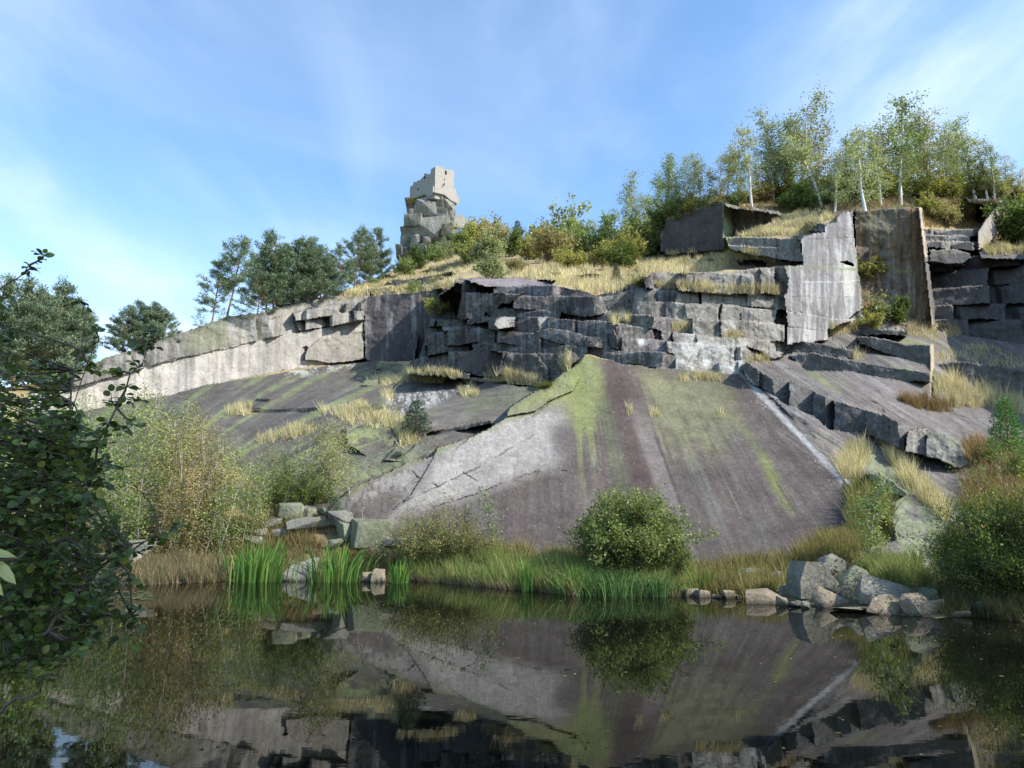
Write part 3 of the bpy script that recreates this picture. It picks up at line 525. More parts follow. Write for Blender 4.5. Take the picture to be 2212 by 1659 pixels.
put(soft(X, Yp, [(1990, 556), (2212, 535), (2560, 500), (2560, 770), (2212, 745), (2020, 715)], 3) * .85, C_(.12, .11, .108))
put(soft(X, Yp, [(2112, 542), (2112, 500), (2142, 458), (2166, 432), (2150, 512)], 3) * .8, C_(.36, .32, .28))
# right-hand slabs
RS = [(1600, 775), (1700, 742), (1850, 695), (2010, 712), (2212, 742), (2560, 770), (2560, 900), (2560, 1100), (2212, 1100), (2050, 1140), (2000, 1230), (1900, 1230), (1840, 1160), (1842, 1060), (1680, 870), (1600, 806)]
rs = inpoly(wx, wy, RS) & (rockm < .5); rs = rs.astype(float)
q2 = (Yp - 800) - 0.62 * (X - 1650); t1 = fbm(q2 / 16, X / 260, 1, 91, 4); t2 = fbm(q2 / 5, X / 120, 2, 92, 4, .6)
put(rs, C_(.155, .134, .122)); put(rs * sm(0, .35, t1) * .7, PURP); put(rs * sm(.05, .4, t2) * .5, C_(.25, .24, .235)); put(rs * sm(.25, .45, t1 * .6 + t2 * .6) * .5, ALG * .8)
put(soft(X, Yp, [(1880, 955), (1905, 958), (1930, 985), (1945, 1030), (1990, 1090), (2040, 1130), (2000, 1215), (1950, 1200), (1930, 1130), (1900, 1060), (1870, 1040)], 18) * sm(-.55, .05, n_b) * .9, C_(.22, .24, .14))
put(soft(X, Yp, [(1940, 1080), (2010, 1100), (2020, 1160), (1950, 1160)], 24) * sm(0, .3, n_b) * .6, C_(.10, .11, .07))
for p, w in [([(1740, 800), (1755, 800), (1800, 835), (1815, 850), (1790, 840)], 12), ([(1925, 790), (1985, 800), (1960, 805)], 6), ([(1900, 725), (1990, 735), (2008, 745), (1960, 744)], 8), ([(1980, 590), (1960, 580), (1600, 575)], 4)]: put(soft(X, Yp, p, w) * .75, ALG)
ris = inpoly(wx, wy, RIS).astype(float); put(ris, C_(.115, .108, .10)); put(ris * sm(0, -.35, n_v) * .6, C_(.09, .085, .085)); put(ris * lich * .3, C_(.32, .32, .3))  # stained risers turned from the sun, shade also put into the colour
for p_, a_ in STEP: put(soft(X, Yp, p_, 3) * .85, C_(.105, .098, .088) * (1 + .4 * n_b[:, None]))  # step faces darkened the same way, stain and painted shade together
put(soft(X, Yp, [(2009, 744), (2017, 742), (2020, 858), (2010, 858)], 2), C_(.40, .35, .25))  # sunlit end of the step block, its brightness painted in light yellow
put(soft(X, Yp, [(2000, 930), (2060, 950), (2100, 990), (2060, 960), (2030, 945)], 8) * .7, C_(.20, .22, .12))
# the great slab: streaks fan out down the dome; qf is the streamline through a point, named by where it starts at y = 800
sl_ = inpoly(wx, wy, SLAB).astype(float); tq = (Yp - 800) / 400; qf = X.copy()
shp = [(600, -60), (1100, -40), (1200, -10), (1240, 20), (1280, 70), (1330, 130), (1400, 150), (1500, 240), (1600, 372), (1700, 420)]
for _ in range(14): qf = 0.5 * qf + 0.5 * (X - interp(shp, qf) * tq)
qn = qf + 5 * fbm(qf / 12, Yp / 160, 4, 95, 3)
f1 = fbm(qf / 9, Yp / 260, 1, 96, 4, .6); f2 = fbm(qf / 3.2, Yp / 120, 2, 97, 4, .65); f3 = fbm(qf / 30, Yp / 300, 3, 98, 3)
g1 = fbm(X / 7, Yp / 12, 3, 99, 3, .6)
put(sl_, C_(.122, .102, .091)); put(sl_ * sm(0.0, .4, f1 + .3 * f3) * .5, C_(.155, .14, .132)); put(sl_ * sm(0.05, -.4, f2) * .6, C_(.080, .065, .058)); put(sl_ * sm(0.1, .45, -f3 + .4 * f1) * .6, C_(.078, .064, .058)); put(sl_ * sm(.05, .4, f3) * .3, C_(.10, .105, .085))
band = lambda a, b, w: sm(a - w, a + w, qn) * sm(b + w, b - w, qn)
put(sl_ * band(1293, 1334, 9) * .9, C_(.088, .066, .060))
put(sl_ * band(1334, 1372, 12) * sm(850, 940, Yp) * (.75 + .25 * sm(-.3, .3, f1)), C_(.21, .188, .172))
put(sl_ * band(1366, 1374, 3) * sm(900, 960, Yp) * .8, C_(.072, .058, .062))
put(sl_ * sm(1368, 1376, qn) * soft(X, Yp, [(1360, 797), (1400, 800), (1450, 815), (1520, 818), (1555, 828), (1575, 860), (1590, 900), (1570, 930), (1560, 985), (1500, 1000), (1460, 970), (1430, 1010), (1405, 940), (1385, 860)], 60) * sm(-1.25, .05, .7 * f1 + .4 * f2 + .5 * n_b - .0036 * (Yp - 870)) * .88, C_(.205, .215, .115))
put(sl_ * band(1400, 1470, 14) * sm(950, 1020, Yp) * sm(-.1, .4, f1 + .4 * f2) * .5, C_(.18, .175, .15))
put(sl_ * soft(X, Yp, [(1640, 985), (1655, 985), (1680, 1030), (1705, 1080), (1712, 1110), (1690, 1090), (1660, 1040)], 22) * sm(-.5, .1, f2) * .85, C_(.205, .235, .075))
put(sl_ * soft(X, Yp, [(1570, 890), (1585, 890), (1640, 960), (1660, 1000), (1620, 960)], 16) * sm(-.4, .2, f2) * .6, C_(.18, .205, .075)); put(sl_ * soft(X, Yp, [(1545, 825), (1570, 835), (1590, 870), (1560, 850)], 16) * .5, C_(.19, .21, .09))
zp = soft(X, Yp, [(945, 962), (1097, 898), (1165, 885), (1205, 875), (1228, 905), (1190, 940), (1222, 985), (1205, 1017), (1164, 1018), (1084, 1045), (1014, 1073), (933, 1097), (860, 1115), (830, 1150), (845, 1115), (888, 1066), (925, 1012)], 34) * sm(-.75, -.15, g1 * .6 + n_b * .7 + .02 * np.minimum(40, dseg(X, Yp, [(1215, 872), (1240, 920), (1225, 1015), (1164, 1017)])))
put(sl_ * zp, C_(.33, .305, .275) * (1 + .18 * g1[:, None])); put(sl_ * zp * sm(.15, .5, g1 + .5 * n_b) * .5, C_(.19, .18, .17))
zq = soft(X, Yp, [(935, 980), (880, 1000), (760, 1055), (700, 1112), (780, 1090), (850, 1060), (885, 1062), (922, 1010)], 26); put(sl_ * zq * sm(-.9, .0, g1 - .004 * (Yp - 1010)), C_(.30, .285, .265))
put(sl_ * soft(X, Yp, [(945, 960), (880, 990), (760, 1045), (700, 1105), (740, 1080), (860, 1015), (940, 985), (1060, 930), (1100, 905), (1050, 920)], 16) * sm(-.6, .2, n_b) * .85, ALG * .95)
gp = soft(X, Yp, [(1265, 760), (1240, 785), (1175, 830), (1095, 880), (1094, 900), (1150, 888), (1190, 872), (1215, 880), (1240, 920), (1262, 930), (1292, 890), (1298, 820), (1288, 780)], 34)
put(sl_ * gp * sm(-.95, -.1, f2 + .5 * n_b + .03 * np.minimum(35, dseg(X, Yp, [(1262, 765), (1290, 790), (1298, 830), (1280, 900), (1255, 930)]))), ALG * (1 + .13 * g1[:, None] + .1 * f2[:, None])); put(sl_ * gp * sm(.1, .45, g1) * .35, C_(.20, .21, .13))
put(sl_ * band(1232, 1292, 16) * sm(1130, 900, Yp) * sm(-.55, .25, f1 + .7 * f2 + .0022 * (960 - Yp)) * .85, C_(.20, .235, .085))
put(sl_ * band(1278, 1300, 8) * sm(830, 900, Yp) * .65, C_(.098, .105, .075))
put(sl_ * band(1202, 1236, 13) * sm(895, 945, Yp) * sm(1150, 1000, Yp) * .75, C_(.10, .085, .085)); put(sl_ * soft(X, Yp, [(1262, 1000), (1300, 960), (1310, 1060), (1290, 1070)], 14) * sm(0, .3, f2) * .4, C_(.3, .29, .26))
col = col * (1 - (sl_ * (1 - .8 * zp))[:, None] * np.array([.10, .15, .17])); f4 = fbm(qf / 1.2, Yp / 38, 6, 141, 3, .6); col = col * (1 + sl_ * (.16 * f4 + .10 * vnoise(X / 1.6, Yp / 1.6, 4, 142)))[:, None]; put(sl_ * sm(.55, .75, vnoise(X / 5, Yp / 5, 8, 143) * .7 + .4 * n_c) * .35, C_(.20, .195, .175)); put(sl_ * sm(1000, 1200, Yp) * .45 * sm(1600, 1450, qf), C_(.103, .087, .080)); put(sl_ * sm(0.0, .5, n_a) * .22, C_(.085, .074, .072)); put(sl_ * sm(0.05, .5, -n_a) * .2, C_(.15, .14, .125))
chan = np.maximum(sm(9, 2, np.abs(dseg(X, Yp, [(1603, 806), (1640, 850), (1700, 912), (1770, 985), (1848, 1066)]) + 4 * n_b)), 0.0); sp = np.where(chan > 0, 1, 0)
put(chan * 0.9, C_(.36, .35, .34) * (1 + .25 * n_b[:, None])); c2_ = np.maximum(0, sm(26, 4, dseg(X, Yp, [(1650, 870), (1720, 945), (1800, 1020)]))) * sm(.05, .35, t2 + .4 * t1); put(c2_ * .6, C_(.26, .25, .245))
put(sl_ * (vnoise(X / 3.3, Yp / 3.3, 2, 121) * .75 + vnoise(X / 1.7, Yp / 1.7, 5, 122) * .5 > 1.12 - .26 * sm(60, 0, dseg(X, Yp, [(1603, 806), (1848, 1066)]))) * .6, WHITE)        # crumbs of grit
put(crack * .7, C_(.08, .075, .065))
col *= (1 + 0.10 * n_b + 0.07 * n_c + 0.05 * n_a)[:, None]; col = np.clip(col, 0.012, 0.75)
# ---------------------------------------------------------------- build the sheet, closed behind the rim
nc = len(xs); Vg = V.reshape(NR, nc, 3); rows = []
for dY, dz in [(90, -60), (45, -14), (14, -1.5), (3.0, 0.3)]:
    r = Vg[0].copy(); s = 1 + dY / r[:, 1]; r[:, 0] *= s; r[:, 1] += dY; r[:, 2] += dz * (0.35 if dz > 0 else 1); rows.append(r)
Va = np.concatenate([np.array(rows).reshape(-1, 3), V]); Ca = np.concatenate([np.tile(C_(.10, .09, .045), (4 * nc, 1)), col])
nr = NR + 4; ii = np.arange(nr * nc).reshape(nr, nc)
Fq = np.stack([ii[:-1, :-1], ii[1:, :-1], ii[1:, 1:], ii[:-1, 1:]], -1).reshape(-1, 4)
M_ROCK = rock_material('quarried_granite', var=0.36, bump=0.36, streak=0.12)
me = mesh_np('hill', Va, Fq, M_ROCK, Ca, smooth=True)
try: me.set_sharp_from_angle(angle=R(32))
except Exception as e: print('sharp', e)
tag(obj('hill', me), kind='structure')
# ---------------------------------------------------------------- pond and ground
m, t, b, o = mat('pond_water', 0.015, 0.5); b.inputs['Base Color'].default_value = (.005, .0055, .0035, 1); b.inputs['IOR'].default_value = 1.333
g = N(t, 'ShaderNodeNewGeometry'); mm = N(t, 'ShaderNodeMapping'); mm.inputs['Scale'].default_value = (0.8, 2.2, 1); L(t, g.outputs['Position'], mm.inputs[0])
na = N(t, 'ShaderNodeTexNoise', i_Scale=1.6, i_Detail=3.0, i_Roughness=0.5); L(t, mm.outputs[0], na.inputs['Vector'])
nb = N(t, 'ShaderNodeTexNoise', i_Scale=9.0, i_Detail=2.0, i_Roughness=0.5); L(t, mm.outputs[0], nb.inputs['Vector'])
nm = N(t, 'ShaderNodeTexNoise', i_Scale=0.25, i_Detail=2.0); L(t, g.outputs['Position'], nm.inputs['Vector'])
h = math_(t, 'ADD', na.outputs[0], math_(t, 'MULTIPLY', math_(t, 'MULTIPLY', nb.outputs[0], ramp(t, nm.outputs[0], [(.35, 0.15), (.65, 1.0)])), 0.14))
bp = N(t, 'ShaderNodeBump', i_Strength=1.0, i_Distance=0.0005); L(t, h, bp.inputs['Height']); L(t, bp.outputs[0], b.inputs['Normal'])
M_WATER = m
tag(obj('water', mesh_np('water', [(-90, 1.0, 0), (90, 1.0, 0), (90, 42, 0), (-90, 42, 0)], [(0, 1, 2, 3)], m)), kind='structure')
m, t, b, o = mat('earth', 0.95, 0.1); gg = N(t, 'ShaderNodeNewGeometry'); n1_ = N(t, 'ShaderNodeTexNoise', i_Scale=0.6, i_Detail=8.0); L(t, gg.outputs['Position'], n1_.inputs['Vector'])
L(t, mixc(t, n1_.outputs[0], (.05, .045, .03), (.13, .11, .06)), b.inputs['Base Color'])
tag(obj('ground', mesh_np('ground', [(-1500, -1500, -0.9), (1500, -1500, -0.9), (1500, 2500, -0.9), (-1500, 2500, -0.9)], [(0, 1, 2, 3)], m)), kind='structure')
# ---------------------------------------------------------------- plant builders
class Geo:
    def __init__(s): s.V, s.F, s.C, s.n = [], [], [], 0
    def add(s, V, Fc, C):
        V = np.asarray(V, float).reshape(-1, 3); s.V.append(V); s.F.append(np.asarray(Fc, int) + s.n)
        s.C.append(np.broadcast_to(np.asarray(C, float), (len(V), 3))); s.n += len(V)
    def tube(s, P, r, c=(.2, .2, .2), k=6):
        P = np.asarray(P, float); n = len(P); T = np.gradient(P, axis=0); T /= np.linalg.norm(T, axis=1)[:, None] + 1e-9
        a = np.cross(T, [0.31, 0.17, 0.93]); a /= np.linalg.norm(a, axis=1)[:, None] + 1e-9; b = np.cross(T, a); th = np.arange(k) * 2 * math.pi / k
        V = P[:, None] + np.asarray(r, float).reshape(-1, 1, 1) * (a[:, None] * np.cos(th)[None, :, None] + b[:, None] * np.sin(th)[None, :, None])
        i = np.arange(n * k).reshape(n, k); q = np.stack([i[:-1], np.roll(i[:-1], -1, 1), np.roll(i[1:], -1, 1), i[1:]], -1).reshape(-1, 4); s.add(V, q, c)
    def leaves(s, P, size, rs, cols, asp=0.62, updir=None, flat=0.5, droop=0.0):
        """rhombic leaves: P (n,3), size (n), cols (n,3)"""
        n = len(P)
        if not n: return
        ax = rs.normal(size=(n, 3)) if updir is None else np.asarray(updir) + rs.normal(size=(n, 3)) * 0.45
        ax[:, 2] = ax[:, 2] * (1 - droop) - droop; ax /= np.linalg.norm(ax, axis=1)[:, None] + 1e-9
        nn = rs.normal(size=(n, 3)); nn[:, 2] = np.abs(nn[:, 2]) + flat; sd = np.cross(ax, nn); sd /= np.linalg.norm(sd, axis=1)[:, None] + 1e-9
        sz = np.asarray(size).reshape(-1, 1); V = np.stack([P, P + ax * sz * .45 + sd * sz * asp * .5, P + ax * sz, P + ax * sz * .45 - sd * sz * asp * .5], 1)
        s.add(V, np.arange(n * 4).reshape(n, 4), np.repeat(cols, 4, 0))
    def mesh(s, name, m, smooth=False): return mesh_np(name, np.concatenate(s.V), np.concatenate(s.F), m, np.concatenate(s.C), smooth)
M_BIRCH = bark_material('birch_bark', (.62, .60, .56), (.10, .09, .085), (9, 9, 5), (.56, .66))
M_TWIG = bark_material('twig_bark', (.16, .12, .09), (.09, .07, .055)); M_PINEB = bark_material('pine_bark', (.27, .14, .075), (.14, .095, .07), (5, 5, 1.5))
M_GREYB = bark_material('pale_stem_bark', (.36, .32, .26), (.20, .17, .14))
M_LEAF = leaf_material('leaf', .38, .5, .25); M_NEEDLE = leaf_material('needles', .12, .6, .2); M_GRASS = leaf_material('grass_blade', .35, .6, .15, 0.0)
M_ALDER = leaf_material('alder_leaf', .30, .38, .45, 0.0)
def pal(rs, n, cs, ws, v=0.22):
    cs = np.array(cs, float); ws = (list(ws) + [1] * 9)[:len(cs)]; i = rs.choice(len(cs), n, p=np.array(ws) / np.sum(ws)); return np.clip(cs[i] * (1 + v * rs.normal(size=(n, 1))), .006, .8)
def bend(rs, p0, d, L_, n=6, wob=0.08, up=0.0):
    P = [np.array(p0, float)]; d = np.array(d, float); d /= np.linalg.norm(d)
    for _ in range(n): d = d + rs.normal(size=3) * wob + [0, 0, up / n]; d /= np.linalg.norm(d); P.append(P[-1] + d * L_ / n)
    return np.array(P)
def birch(seed, H=10.0, cb=0.35, spread=0.17, nl=4600, leaf=0.18, cols=((.31, .34, .18), (.37, .36, .17), (.24, .28, .13)), ws=(5, 2, 3), lean=0.05, stems=1, bark=None, tr=0.015, droop=0.55, open_=0.5):
    rs = np.random.RandomState(seed); T, C = Geo(), Geo(); LP = []
    for k in range(stems):
        P = bend(rs, (rs.normal() * .12 * (stems > 1), rs.normal() * .12 * (stems > 1), -0.3), (rs.normal() * lean + (.16 * (k - .5) if stems > 1 else 0), rs.normal() * lean, 1), H * (1 - .12 * k) + .3, 12, 0.045, 0.10)
        T.tube(P, np.linspace(tr * H, .0018 * H, 13) * (1.0 if k == 0 else .8), (.6, .6, .6), 7); tot = len(P) - 1
        for i in range(int(30 / stems ** .5)):
            f = cb * .75 + (1 - cb * .75) * (i + rs.rand()) / (30 / stems ** .5); f = min(f, .985); j = f * tot; a = int(j); p = P[a] * (1 - j + a) + P[min(a + 1, tot)] * (j - a)
            g = (f - cb * .75) / (1 - cb * .75); ln = spread * H * (0.35 + 1.0 * math.sin(math.pi * min(1, g * .8 + .22)) ** .8) * rs.uniform(.5, 1.15); az = rs.uniform(0, 6.283); el = rs.uniform(.25, .8) + .35 * g
            B = bend(rs, p, (math.cos(az) * math.cos(el), math.sin(az) * math.cos(el), math.sin(el)), ln, 5, .12, -.35)
            T.tube(B, np.linspace(.0035 * H, .0008 * H, 6), (.3, .25, .2), 4)
            m = int(nl / 30 / stems ** .5 * ln / (spread * H) * rs.uniform(.5, 1.5)); t = rs.rand(m) ** .7 * 5; b = np.minimum(t.astype(int), 4); q = B[b] + (B[b + 1] - B[b]) * (t - b)[:, None]
            s_ = (.035 + .03 * t / 5)[:, None] * H * open_; q = q + rs.normal(size=(m, 3)) * s_; q[:, 2] -= rs.exponential(.022 * H, m) * droop * 2; LP.append(q)
    LP = np.concatenate(LP); n = len(LP); keep = fbm(LP[:, 0] / (.06 * H), LP[:, 1] / (.06 * H), LP[:, 2] / (.06 * H), seed, 2) > -.22; LP = LP[keep]; n = len(LP)
    cc = pal(rs, n, cols, ws); cc *= (1 + .35 * fbm(LP[:, 0] / (.09 * H), LP[:, 1] / (.09 * H), LP[:, 2] / (.09 * H), seed + 5, 2))[:, None]
    C.leaves(LP, rs.uniform(.6, 1.2, n) * leaf, rs, cc, .7, None, .3, .35 * droop)
    return T.mesh('trunk', bark or M_BIRCH, True), C.mesh('crown', M_LEAF), H
def pine(seed, H=10.0, cb=0.3, spread=0.24, nc=330, sparse=1.0, cols=((.14, .195, .115), (.17, .22, .125), (.22, .26, .14)), ws=(5, 4, 2), cone=0.4, tuft=0.42, el0=.15):
    rs = np.random.RandomState(seed); T, C = Geo(), Geo(); P = bend(rs, (0, 0, -.3), (rs.normal() * .04, rs.normal() * .04, 1), H + .3, 12, .03, .1)
    T.tube(P, np.linspace(.011 * H, .003 * H, 13), (.4, .3, .2), 7); LP, LD = [], []; nb = int(40 * sparse)
    for i in range(nb):
        f = min(.985, cb + (1 - cb) * (i + rs.rand()) / nb); j = f * 12; a = int(j); p = P[a] * (1 - j + a) + P[min(a + 1, 12)] * (j - a); g = (f - cb) / (1 - cb)
        ln = spread * H * ((1 - g) * cone + (1 - cone) * math.sin(math.pi * min(1, g * .75 + .25))) * rs.uniform(.55, 1.25) + .03 * H; az = rs.uniform(0, 6.283); el = rs.uniform(-.15, .3) + el0 + .5 * g
        B = bend(rs, p, (math.cos(az) * math.cos(el), math.sin(az) * math.cos(el), math.sin(el)), ln, 5, .13, .25); T.tube(B, np.linspace(.0045 * H, .001 * H, 6), (.35, .25, .17), 4)
        for _ in range(max(2, int(nc / nb * ln / (spread * H) * 1.3))):
            t = 5 * rs.uniform(.30, 1.0) ** .8; b = min(int(t), 4); q = B[b] + (B[b + 1] - B[b]) * (t - b); d = B[b + 1] - B[b]; d = d / np.linalg.norm(d)
            side = np.cross(d, [0, 0, 1]); q = q + side * rs.normal() * .035 * H * t / 5 + [0, 0, abs(rs.normal()) * .012 * H]; LP.append(q); LD.append(d * .5 + side * rs.normal() * .3 + [0, 0, .45])
    LP, LD = np.array(LP), np.array(LD); k = 13; n = len(LP); cc = np.repeat(pal(rs, n, cols, ws, .18), k, 0); q = np.repeat(LP, k, 0) + rs.normal(size=(n * k, 3)) * tuft * .22; d = np.repeat(LD, k, 0) + rs.normal(size=(n * k, 3)) * .75
    C.leaves(q, rs.uniform(.6, 1.1, n * k) * tuft * .62, rs, cc * (1 + .2 * rs.normal(size=(n * k, 1))).clip(.4, 1.7), .20, d, .4)
    return T.mesh('trunk', M_PINEB, True), C.mesh('crown', M_NEEDLE), H
def bush(seed, H=3.0, wid=1.1, nst=16, nl=4200, leaf=.10, cols=((.10, .13, .04), (.15, .16, .05)), ws=(3, 1), clump=.55, base=.05, airy=.25, stemc=None, asp=.55, top=1.0, vmin=.55):
    """many stems from one foot; wid = width / height"""
    rs = np.random.RandomState(seed); T, C = Geo(), Geo(); LP = []
    for i in range(nst):
        az = rs.uniform(0, 6.283); o = rs.rand() ** .6; tz = H * (1 - .62 * o ** 2.4) * rs.uniform(vmin, 1.08) * top; tip = np.array([math.cos(az) * o * wid * H * .5, math.sin(az) * o * wid * H * .5, tz])
        mid = tip * [.45, .45, .55] + rs.normal(size=3) * .05 * H; p0 = np.array([math.cos(az) * .05 * H * wid, math.sin(az) * .05 * H * wid, -.15]); u_ = np.linspace(0, 1, 8)[:, None]; B = (1 - u_) ** 2 * p0 + 2 * u_ * (1 - u_) * mid + u_ ** 2 * tip
        T.tube(B, np.linspace(.011 * H, .0022 * H, 8), (.3, .25, .2), 5)
        for _ in range(9):
            t = rs.uniform(.22, 1.0) * 7; b = min(int(t), 6); q = B[b] + (B[b + 1] - B[b]) * (t - b); d = rs.normal(size=3); d[2] = abs(d[2]) * .8 + .25; d /= np.linalg.norm(d); S = bend(rs, q, d, H * rs.uniform(.12, .27) * min(1.3, 2.3 - t / 7), 3, .2, .2)
            T.tube(S, np.linspace(.0035 * H, .001 * H, 4), (.3, .25, .2), 3); m = max(3, int(nl / nst / 9 * rs.uniform(.4, 1.6))); t2 = rs.rand(m) ** .8 * 3; b2 = np.minimum(t2.astype(int), 2)
            LP.append(S[b2] + (S[b2 + 1] - S[b2]) * (t2 - b2)[:, None] + rs.normal(size=(m, 3)) * H * .028 * (1 + airy))
    LP = np.concatenate(LP); nf = fbm(LP[:, 0] / (.16 * H), LP[:, 1] / (.16 * H), LP[:, 2] / (.16 * H), seed, 3); LP = LP[(nf > -clump * .55) & (LP[:, 2] > base * H)]; n = len(LP)
    cc = pal(rs, n, cols, ws); cc *= (1 + .5 * fbm(LP[:, 0] / (.2 * H), LP[:, 1] / (.2 * H), LP[:, 2] / (.2 * H), seed + 3, 2))[:, None]
    C.leaves(LP, rs.uniform(.6, 1.25, n) * leaf, rs, cc, asp, None, .35)
    return T.mesh('stems', stemc or M_TWIG, True), C.mesh('foliage', M_LEAF), H
def spruce(seed, H=3.0, spread=.26, cols=((.05, .085, .05), (.075, .115, .06)), n_w=15, tuft=.16):
    rs = np.random.RandomState(seed); T, C = Geo(), Geo(); T.tube([(0, 0, -.1), (0, 0, H * .5), (0, 0, H)], [.02 * H, .012 * H, .003 * H], (.3, .2, .15), 6); Q, Dd = [], []
    for w in range(n_w):
        f = (w + .4) / n_w; r = spread * H * (1 - f) ** .8 + .03 * H
        for k in range(9):
            az = k * .698 + w * .5 + rs.normal() * .15; rr = r * rs.uniform(.75, 1.15); d = np.array([math.cos(az), math.sin(az), .28 + .3 * f]); m = max(4, int(15 * rr / (spread * H))); t = np.sqrt(rs.rand(m))[:, None]
            T.tube([(0, 0, H * (.05 + .93 * f)), np.array([0, 0, H * (.05 + .93 * f)]) + d * rr * .95], [.004 * H, .0015 * H], (.3, .2, .15), 3)
            Q.append(np.array([0, 0, H * (.05 + .93 * f)]) + d * rr * t + rs.normal(size=(m, 3)) * .016 * H); Dd.append(np.tile(d, (m, 1)) + [0, 0, .3])
    Q, Dd = np.concatenate(Q), np.concatenate(Dd); k = 5; n = len(Q); C.leaves(np.repeat(Q, k, 0), rs.uniform(.6, 1.1, n * k) * tuft, rs, pal(rs, n * k, cols, (2, 1), .2), .2, np.repeat(Dd, k, 0) * 1.0, .4)
    return T.mesh('trunk', M_PINEB, True), C.mesh('crown', M_NEEDLE), H
def snag(seed, H=3.0, n=14):
    rs = np.random.RandomState(seed); T = Geo(); P = bend(rs, (0, 0, -.1), (rs.normal() * .1, 0, 1), H, 8, .08, .1); T.tube(P, np.linspace(.012 * H, .002 * H, 9), (.3, .3, .3), 5); Bq = Geo()
    for i in range(n):
        p = P[rs.randint(2, 8)]; az = rs.uniform(0, 6.283); B = bend(rs, p, (math.cos(az), math.sin(az), rs.uniform(.3, 1.2)), H * rs.uniform(.18, .42), 4, .2, .2); Bq.tube(B, np.linspace(.005 * H, .001 * H, 5), (.3, .3, .3), 4)
    return T.mesh('trunk', M_GREYB, True), Bq.mesh('branches', M_GREYB, True), H
def plant(name, proto, x, y, ytop, label, cat, group=None, rz=None, part=('trunk', 'crown'), dY=0.0, sink=0.0, wide=1.0, at=None, Yset=None):
    """stand a tree or bush with its foot at frame point (x, y) on the hill and its tip at ytop"""
    Yg = (hill_Y(x, y) if Yset is None else Yset); p = pt(x, y, Yg + dY) if at is None else Vector(at)
    if at is None: p.z -= sink
    hgt = (pt(x, ytop, p.y).z - p.z) if isinstance(ytop, (int, float)) and at is None else (ytop if at is not None else 1)
    a, b, H = proto; e = empty(name, p, random.uniform(0, 6.28) if rz is None else rz, label, cat, group); sc = hgt / H; e.scale = (sc * wide, sc * wide, sc)
    obj(part[0], a, e); obj(part[1], b, e); return e
random.seed(11)
# ---------------------------------------------------------------- trees on the hill
GG = ((.31, .34, .18), (.37, .36, .18), (.25, .28, .13)); GY_ = ((.31, .31, .10), (.42, .34, .10), (.25, .27, .09)); GR = ((.33, .28, .14), (.29, .29, .12), (.34, .26, .12)); GD = ((.19, .25, .095), (.24, .29, .11), (.29, .31, .12))
P1 = [pine(s, cb=c, spread=w, nc=n, sparse=sp, cone=co, tuft=.56) for s, c, w, n, sp, co in [(1, .06, .36, 1500, 1.6, .55), (2, .10, .34, 1400, 1.6, .45), (3, .02, .46, 1700, 1.6, .6), (4, .18, .27, 750, 1.2, .4), (5, .32, .26, 720, 1.1, .25)]]
PINES = [  # frame x, foot y, tip y, prototype, label
 (-40, 848, 600, 0, 'bushy pine half hidden by the dark alder branch tip'), (22, 846, 632, 1, 'dense pine in the far wood seen just above the alder leaves'), (60, 842, 610, 0, 'taller pointed pine of the far wood beyond the alder'), (92, 838, 616, 1, 'narrow pointed pine standing against the taller pointed pine'),
 (122, 838, 668, 2, 'low bushy pine in a gap of the far wood'), (150, 826, 643, 4, 'pine with bare orange trunk beyond the alder branches'), (178, 816, 672, 1, 'thin pine beside the bare orange trunk'), (128, 834, 652, 3, 'slim open pine just before the bare orange trunk'),
 (264, 768, 660, 0, 'first pine of the small clump over the pale wall end'), (287, 768, 690, 2, 'short bushy pine filling the clump over the pale wall end'), (305, 766, 654, 1, 'tallest pine of the small clump over the pale wall end'), (319, 764, 664, 0, 'pine just behind the tallest of the small clump'), (340, 756, 656, 1, 'pointed pine towards the open sky side of the small clump'), (356, 752, 672, 2, 'rounded green pine at the end of the small clump'),
 (458, 694, 563, 3, 'thin sparse pine with bare lower trunk on the pale wall rim'), (490, 682, 519, 4, 'tall open pine with dark straight trunk on the pale wall rim'),
 (590, 668, 506, 0, 'tallest dense pine of the big rim clump'), (556, 676, 588, 2, 'low dark pine at the foot of the big rim clump'), (626, 664, 513, 1, 'second high pine top of the big rim clump'), (676, 656, 516, 2, 'broad pine with flat branches ending the big rim clump'), (648, 662, 556, 2, 'shorter pine between the high tops of the rim clump'), (706, 646, 560, 0, 'low pine leaning out from the broad flat pine'),
 (608, 666, 545, 2, 'wide low pine linking the tallest pair of the rim clump'), (574, 672, 540, 0, 'pine filling the open side of the rim clump'), (662, 655, 535, 0, 'full pine before the broad flat one'), (690, 650, 545, 2, 'spreading pine behind the broad flat one'),
 (738, 636, 528, 3, 'open pine between the rim clump and the castle crag'), (764, 622, 496, 1, 'dark pine with level boughs near the castle crag'), (804, 606, 494, 0, 'full pointed pine nearest the castle crag'), (786, 612, 540, 2, 'low pine between the two near the castle crag'), (824, 600, 540, 2, 'small rounded pine on the crag side of the full pointed pine')]
for x, y, yt, k, lb in PINES: plant('pine_tree', P1[k], x, y + 3, yt, lb, 'pine tree', 'pines on the rim', dY=1.0, wide=1.22)
Pl = pine(21, H=4.0, cb=.0, spread=.55, nc=300, cone=.2, tuft=.34, el0=0.0)
for x, y, yt, lb in [(432, 705, 668, 'low pine scrub hanging over the pale wall end'), (482, 692, 664, 'low pine scrub at the foot of the tall open pine'), (540, 688, 655, 'pine scrub draped over the wall under the big clump'), (512, 684, 660, 'pine scrub between two other scrubs on the wall rim')]:
    plant('dwarf_pine', Pl, x, y, yt, lb, 'dwarf pine', 'pine scrub on the wall rim', dY=-.3)
